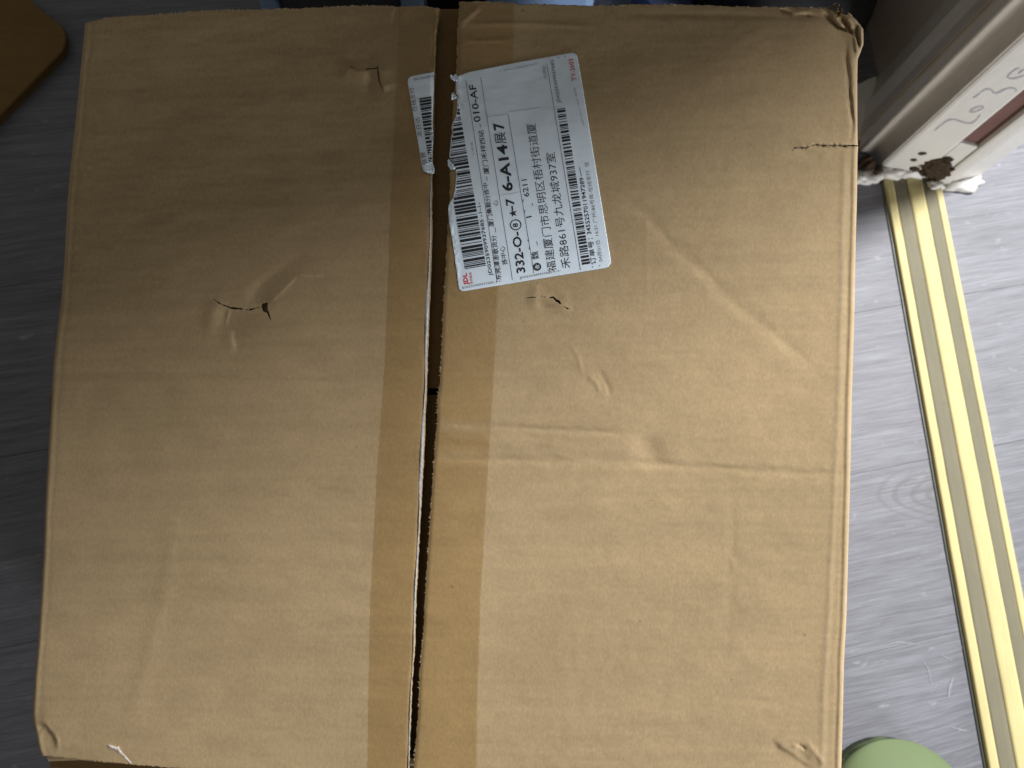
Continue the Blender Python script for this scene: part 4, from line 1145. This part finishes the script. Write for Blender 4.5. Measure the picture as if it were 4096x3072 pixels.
bx('leg', A[0], B[0], ys_ + .22, ys_ + .24, 0, .26, M_blue, stool); bx('leg', D[0], E_[0], ys_ + .22, ys_ + .24, 0, .26, M_blue, stool)
bx('seat', A[0] - .008, E_[0] + .008, ys_ - .004, ys_ + .245, .26, .285, M_blue, stool, .008)
bx('apron', B[0] + .001, D[0] - .001, ys_ + .006, ys_ + .014, 0.06, .255, M_navy, stool)
A = P(1935., 20., .14); B = P(2400., 24., .14)
ys_ = float(A[1])
bin_ = thing('storage_bin', 'blue plastic storage bin just beyond the far edge of the right flap', 'storage bin', (float((A[0] + B[0]) / 2), ys_ + .09, 0.0))
bx('bin_body', A[0] + .004, B[0] - .004, ys_ + .004, ys_ + .19, 0, .15, M_blue, bin_, .008)
bx('lid', A[0], B[0], ys_, ys_ + .194, .1505, .165, M_blue, bin_, .005)
q0 = P(2905., -60., .10)
basin = thing('plastic_basin', 'round dark blue basin rim peeking over the far edge of the carton', 'basin', (float(q0[0]), float(q0[1]) + 0.06, 0.0))
M_blue2 = simple('deep_blue_plastic', (0.09, 0.13, 0.25), 0.35, 0.5, (12, 12, 12), 0.08)
bm = bmesh.new(); prof = [(.055, .0), (.07, .07), (.083, .0705), (.083, .075), (.068, .075), (.053, .004)]; rings = []
bx_, by_ = float(q0[0]), float(q0[1]) + 0.06
for r_, z in prof: rings.append([bm.verts.new((bx_ + r_ * math.cos(2 * math.pi * i / 40), by_ + r_ * math.sin(2 * math.pi * i / 40), z + (.0005 if z == 0 else 0))) for i in range(40)])
for Aa, Bb in zip(rings, rings[1:]):
    for i in range(40): bm.faces.new([Aa[i], Aa[(i + 1) % 40], Bb[(i + 1) % 40], Bb[i]])
bm.faces.new(rings[0][::-1]); bm.faces.new(rings[-1])
finish_bm('basin_shell', bm, M_blue2, basin, True)

bag = thing('black_bag', 'slumped black nylon bag lying against the wall behind the crushed corner', 'bag', (0.33, 0.62, 0.0))
bm = bmesh.new(); bmesh.ops.create_cube(bm, size=2.0)
bmesh.ops.subdivide_edges(bm, edges=list(bm.edges), cuts=14, use_grid_fill=True)
for v in bm.verts:
    c = v.co; k = (abs(c.x) ** 5 + abs(c.y) ** 5 + abs(c.z) ** 4) ** (1 / 5); c = c / max(k, 1e-6)
    wv_ = 0.05 * math.sin(6 * c.x + 2 * c.y) + 0.04 * math.sin(9 * c.y + 3 * c.z) + 0.03 * math.sin(14 * c.x * c.y + 5)
    tt = (c.z + 1) / 2
    x = 0.330 + c.x * (0.098 - 0.03 * tt) * (1 + wv_ * 0.3); y = 0.700 + c.y * 0.226 * (1 + wv_ * .1) + 0.02 * (c.x < 0) * 0; z = 0.055 + c.z * 0.054 * (1 + wv_)
    v.co = Vector((x, y, max(0.0005, z)))
finish_bm('bag_body', bm, M_black, bag, True)
bm = bmesh.new(); n = 20; prev = None
for i in range(n + 1):
    t = i / n; x = 0.27 + 0.12 * t; y = 0.60 + 0.04 * math.sin(t * math.pi); z = 0.112 + 0.012 * math.sin(t * math.pi)
    cur = [bm.verts.new((x, y - .009, z)), bm.verts.new((x, y + .009, z)), bm.verts.new((x, y + .009, z + .002)), bm.verts.new((x, y - .009, z + .002))]
    if prev:
        for j in range(4): bm.faces.new([prev[j], cur[j], cur[(j + 1) % 4], prev[(j + 1) % 4]])
    prev = cur
finish_bm('strap', bm, M_black, bag, True)
# black storage case standing behind the far edge
A = P(1700., 20., .10); B = P(1925., 20., .10)
case = thing('storage_case', 'black case in the dark gap between the blue stool and the blue bin', 'case', (float((A[0] + B[0]) / 2), float(A[1]) + .07, 0.0))
bx('case_body', A[0] + .001, B[0] - .001, A[1] + .01, A[1] + .13, 0, .10, M_black, case, .004)
bx('case_lid', A[0], B[0] - .0005, A[1] + .008, A[1] + .132, .1005, .115, M_black, case, .004)

# green slipper at the bottom right
M_green = simple('green_foam', (0.165, 0.225, 0.110), 0.6, 0.35, (25, 25, 25), 0.05, 0.0004)
M_sole = simple('dark_green_sole', (0.10, 0.14, 0.07), 0.7, 0.3, (80, 80, 80), 0.1)
tip = P(3618., 2985., 0.035)
slip = thing('slipper', 'pale green foam slipper, only its rounded toe in view at the bottom', 'slipper', (float(tip[0]), float(tip[1]) - 0.13, 0.0))
def slipper_outline(t):      # half width along the length, t = 0 toe .. 1 heel
    return 0.062 * math.sqrt(max(0, 1 - (1 - min(t / 0.30, 1)) ** 2.3)) * (1 - 0.18 * math.sin(math.pi * min(1, max(0, (t - .3) / .7)))) * (1 if t < .85 else math.sqrt(max(0, 1 - ((t - .85) / .15) ** 2)) * .999 + .001)
LS = 0.27
def slip_part(name, mat, zfun, t0, t1, nx=24, ny=40, zlow=0.0, pad=0.0):
    vs = []; f = []
    for j in range(ny + 1):
        t = t0 + (t1 - t0) * (j / ny) ** 1.6
        hw = slipper_outline(t) + pad
        for i in range(nx + 1):
            u = -1 + 2 * i / nx; us = math.sin(u * math.pi / 2)
            vs.append((tip[0] + us * hw + 0.004 * (t), tip[1] - t * LS + pad, zfun(t, us)))
    m = len(vs)
    for v in list(vs): vs.append((v[0], v[1], zlow))
    for j in range(ny):
        for i in range(nx):
            a = j * (nx + 1) + i; f.append((a, a + nx + 1, a + nx + 2, a + 1)); f.append((m + a, m + a + 1, m + a + nx + 2, m + a + nx + 1))
    rg = [i for i in range(nx + 1)] + [(j + 1) * (nx + 1) - 1 for j in range(1, ny + 1)] + [ny * (nx + 1) + i for i in range(nx - 1, -1, -1)] + [j * (nx + 1) for j in range(ny - 1, 0, -1)]
    for a, b in zip(rg, rg[1:] + rg[:1]): f.append((a, b, m + b, m + a))
    return mesh_obj(name, vs, f, mat, slip, True)
slip_part('sole', M_sole, lambda t, u: 0.016, 0.0, 1.0, zlow=0.0)
slip_part('upper', M_green, lambda t, u: 0.018 + 0.046 * (max(0, 1 - (1 - min(1, t / 0.45)) ** 2.6)) * math.sqrt(max(0, 1 - abs(u) ** 2.6)), 0.0, 0.62, zlow=0.0165, pad=0.0015)

for o in list(sc.objects):
    if '_base' in o: del o['_base']
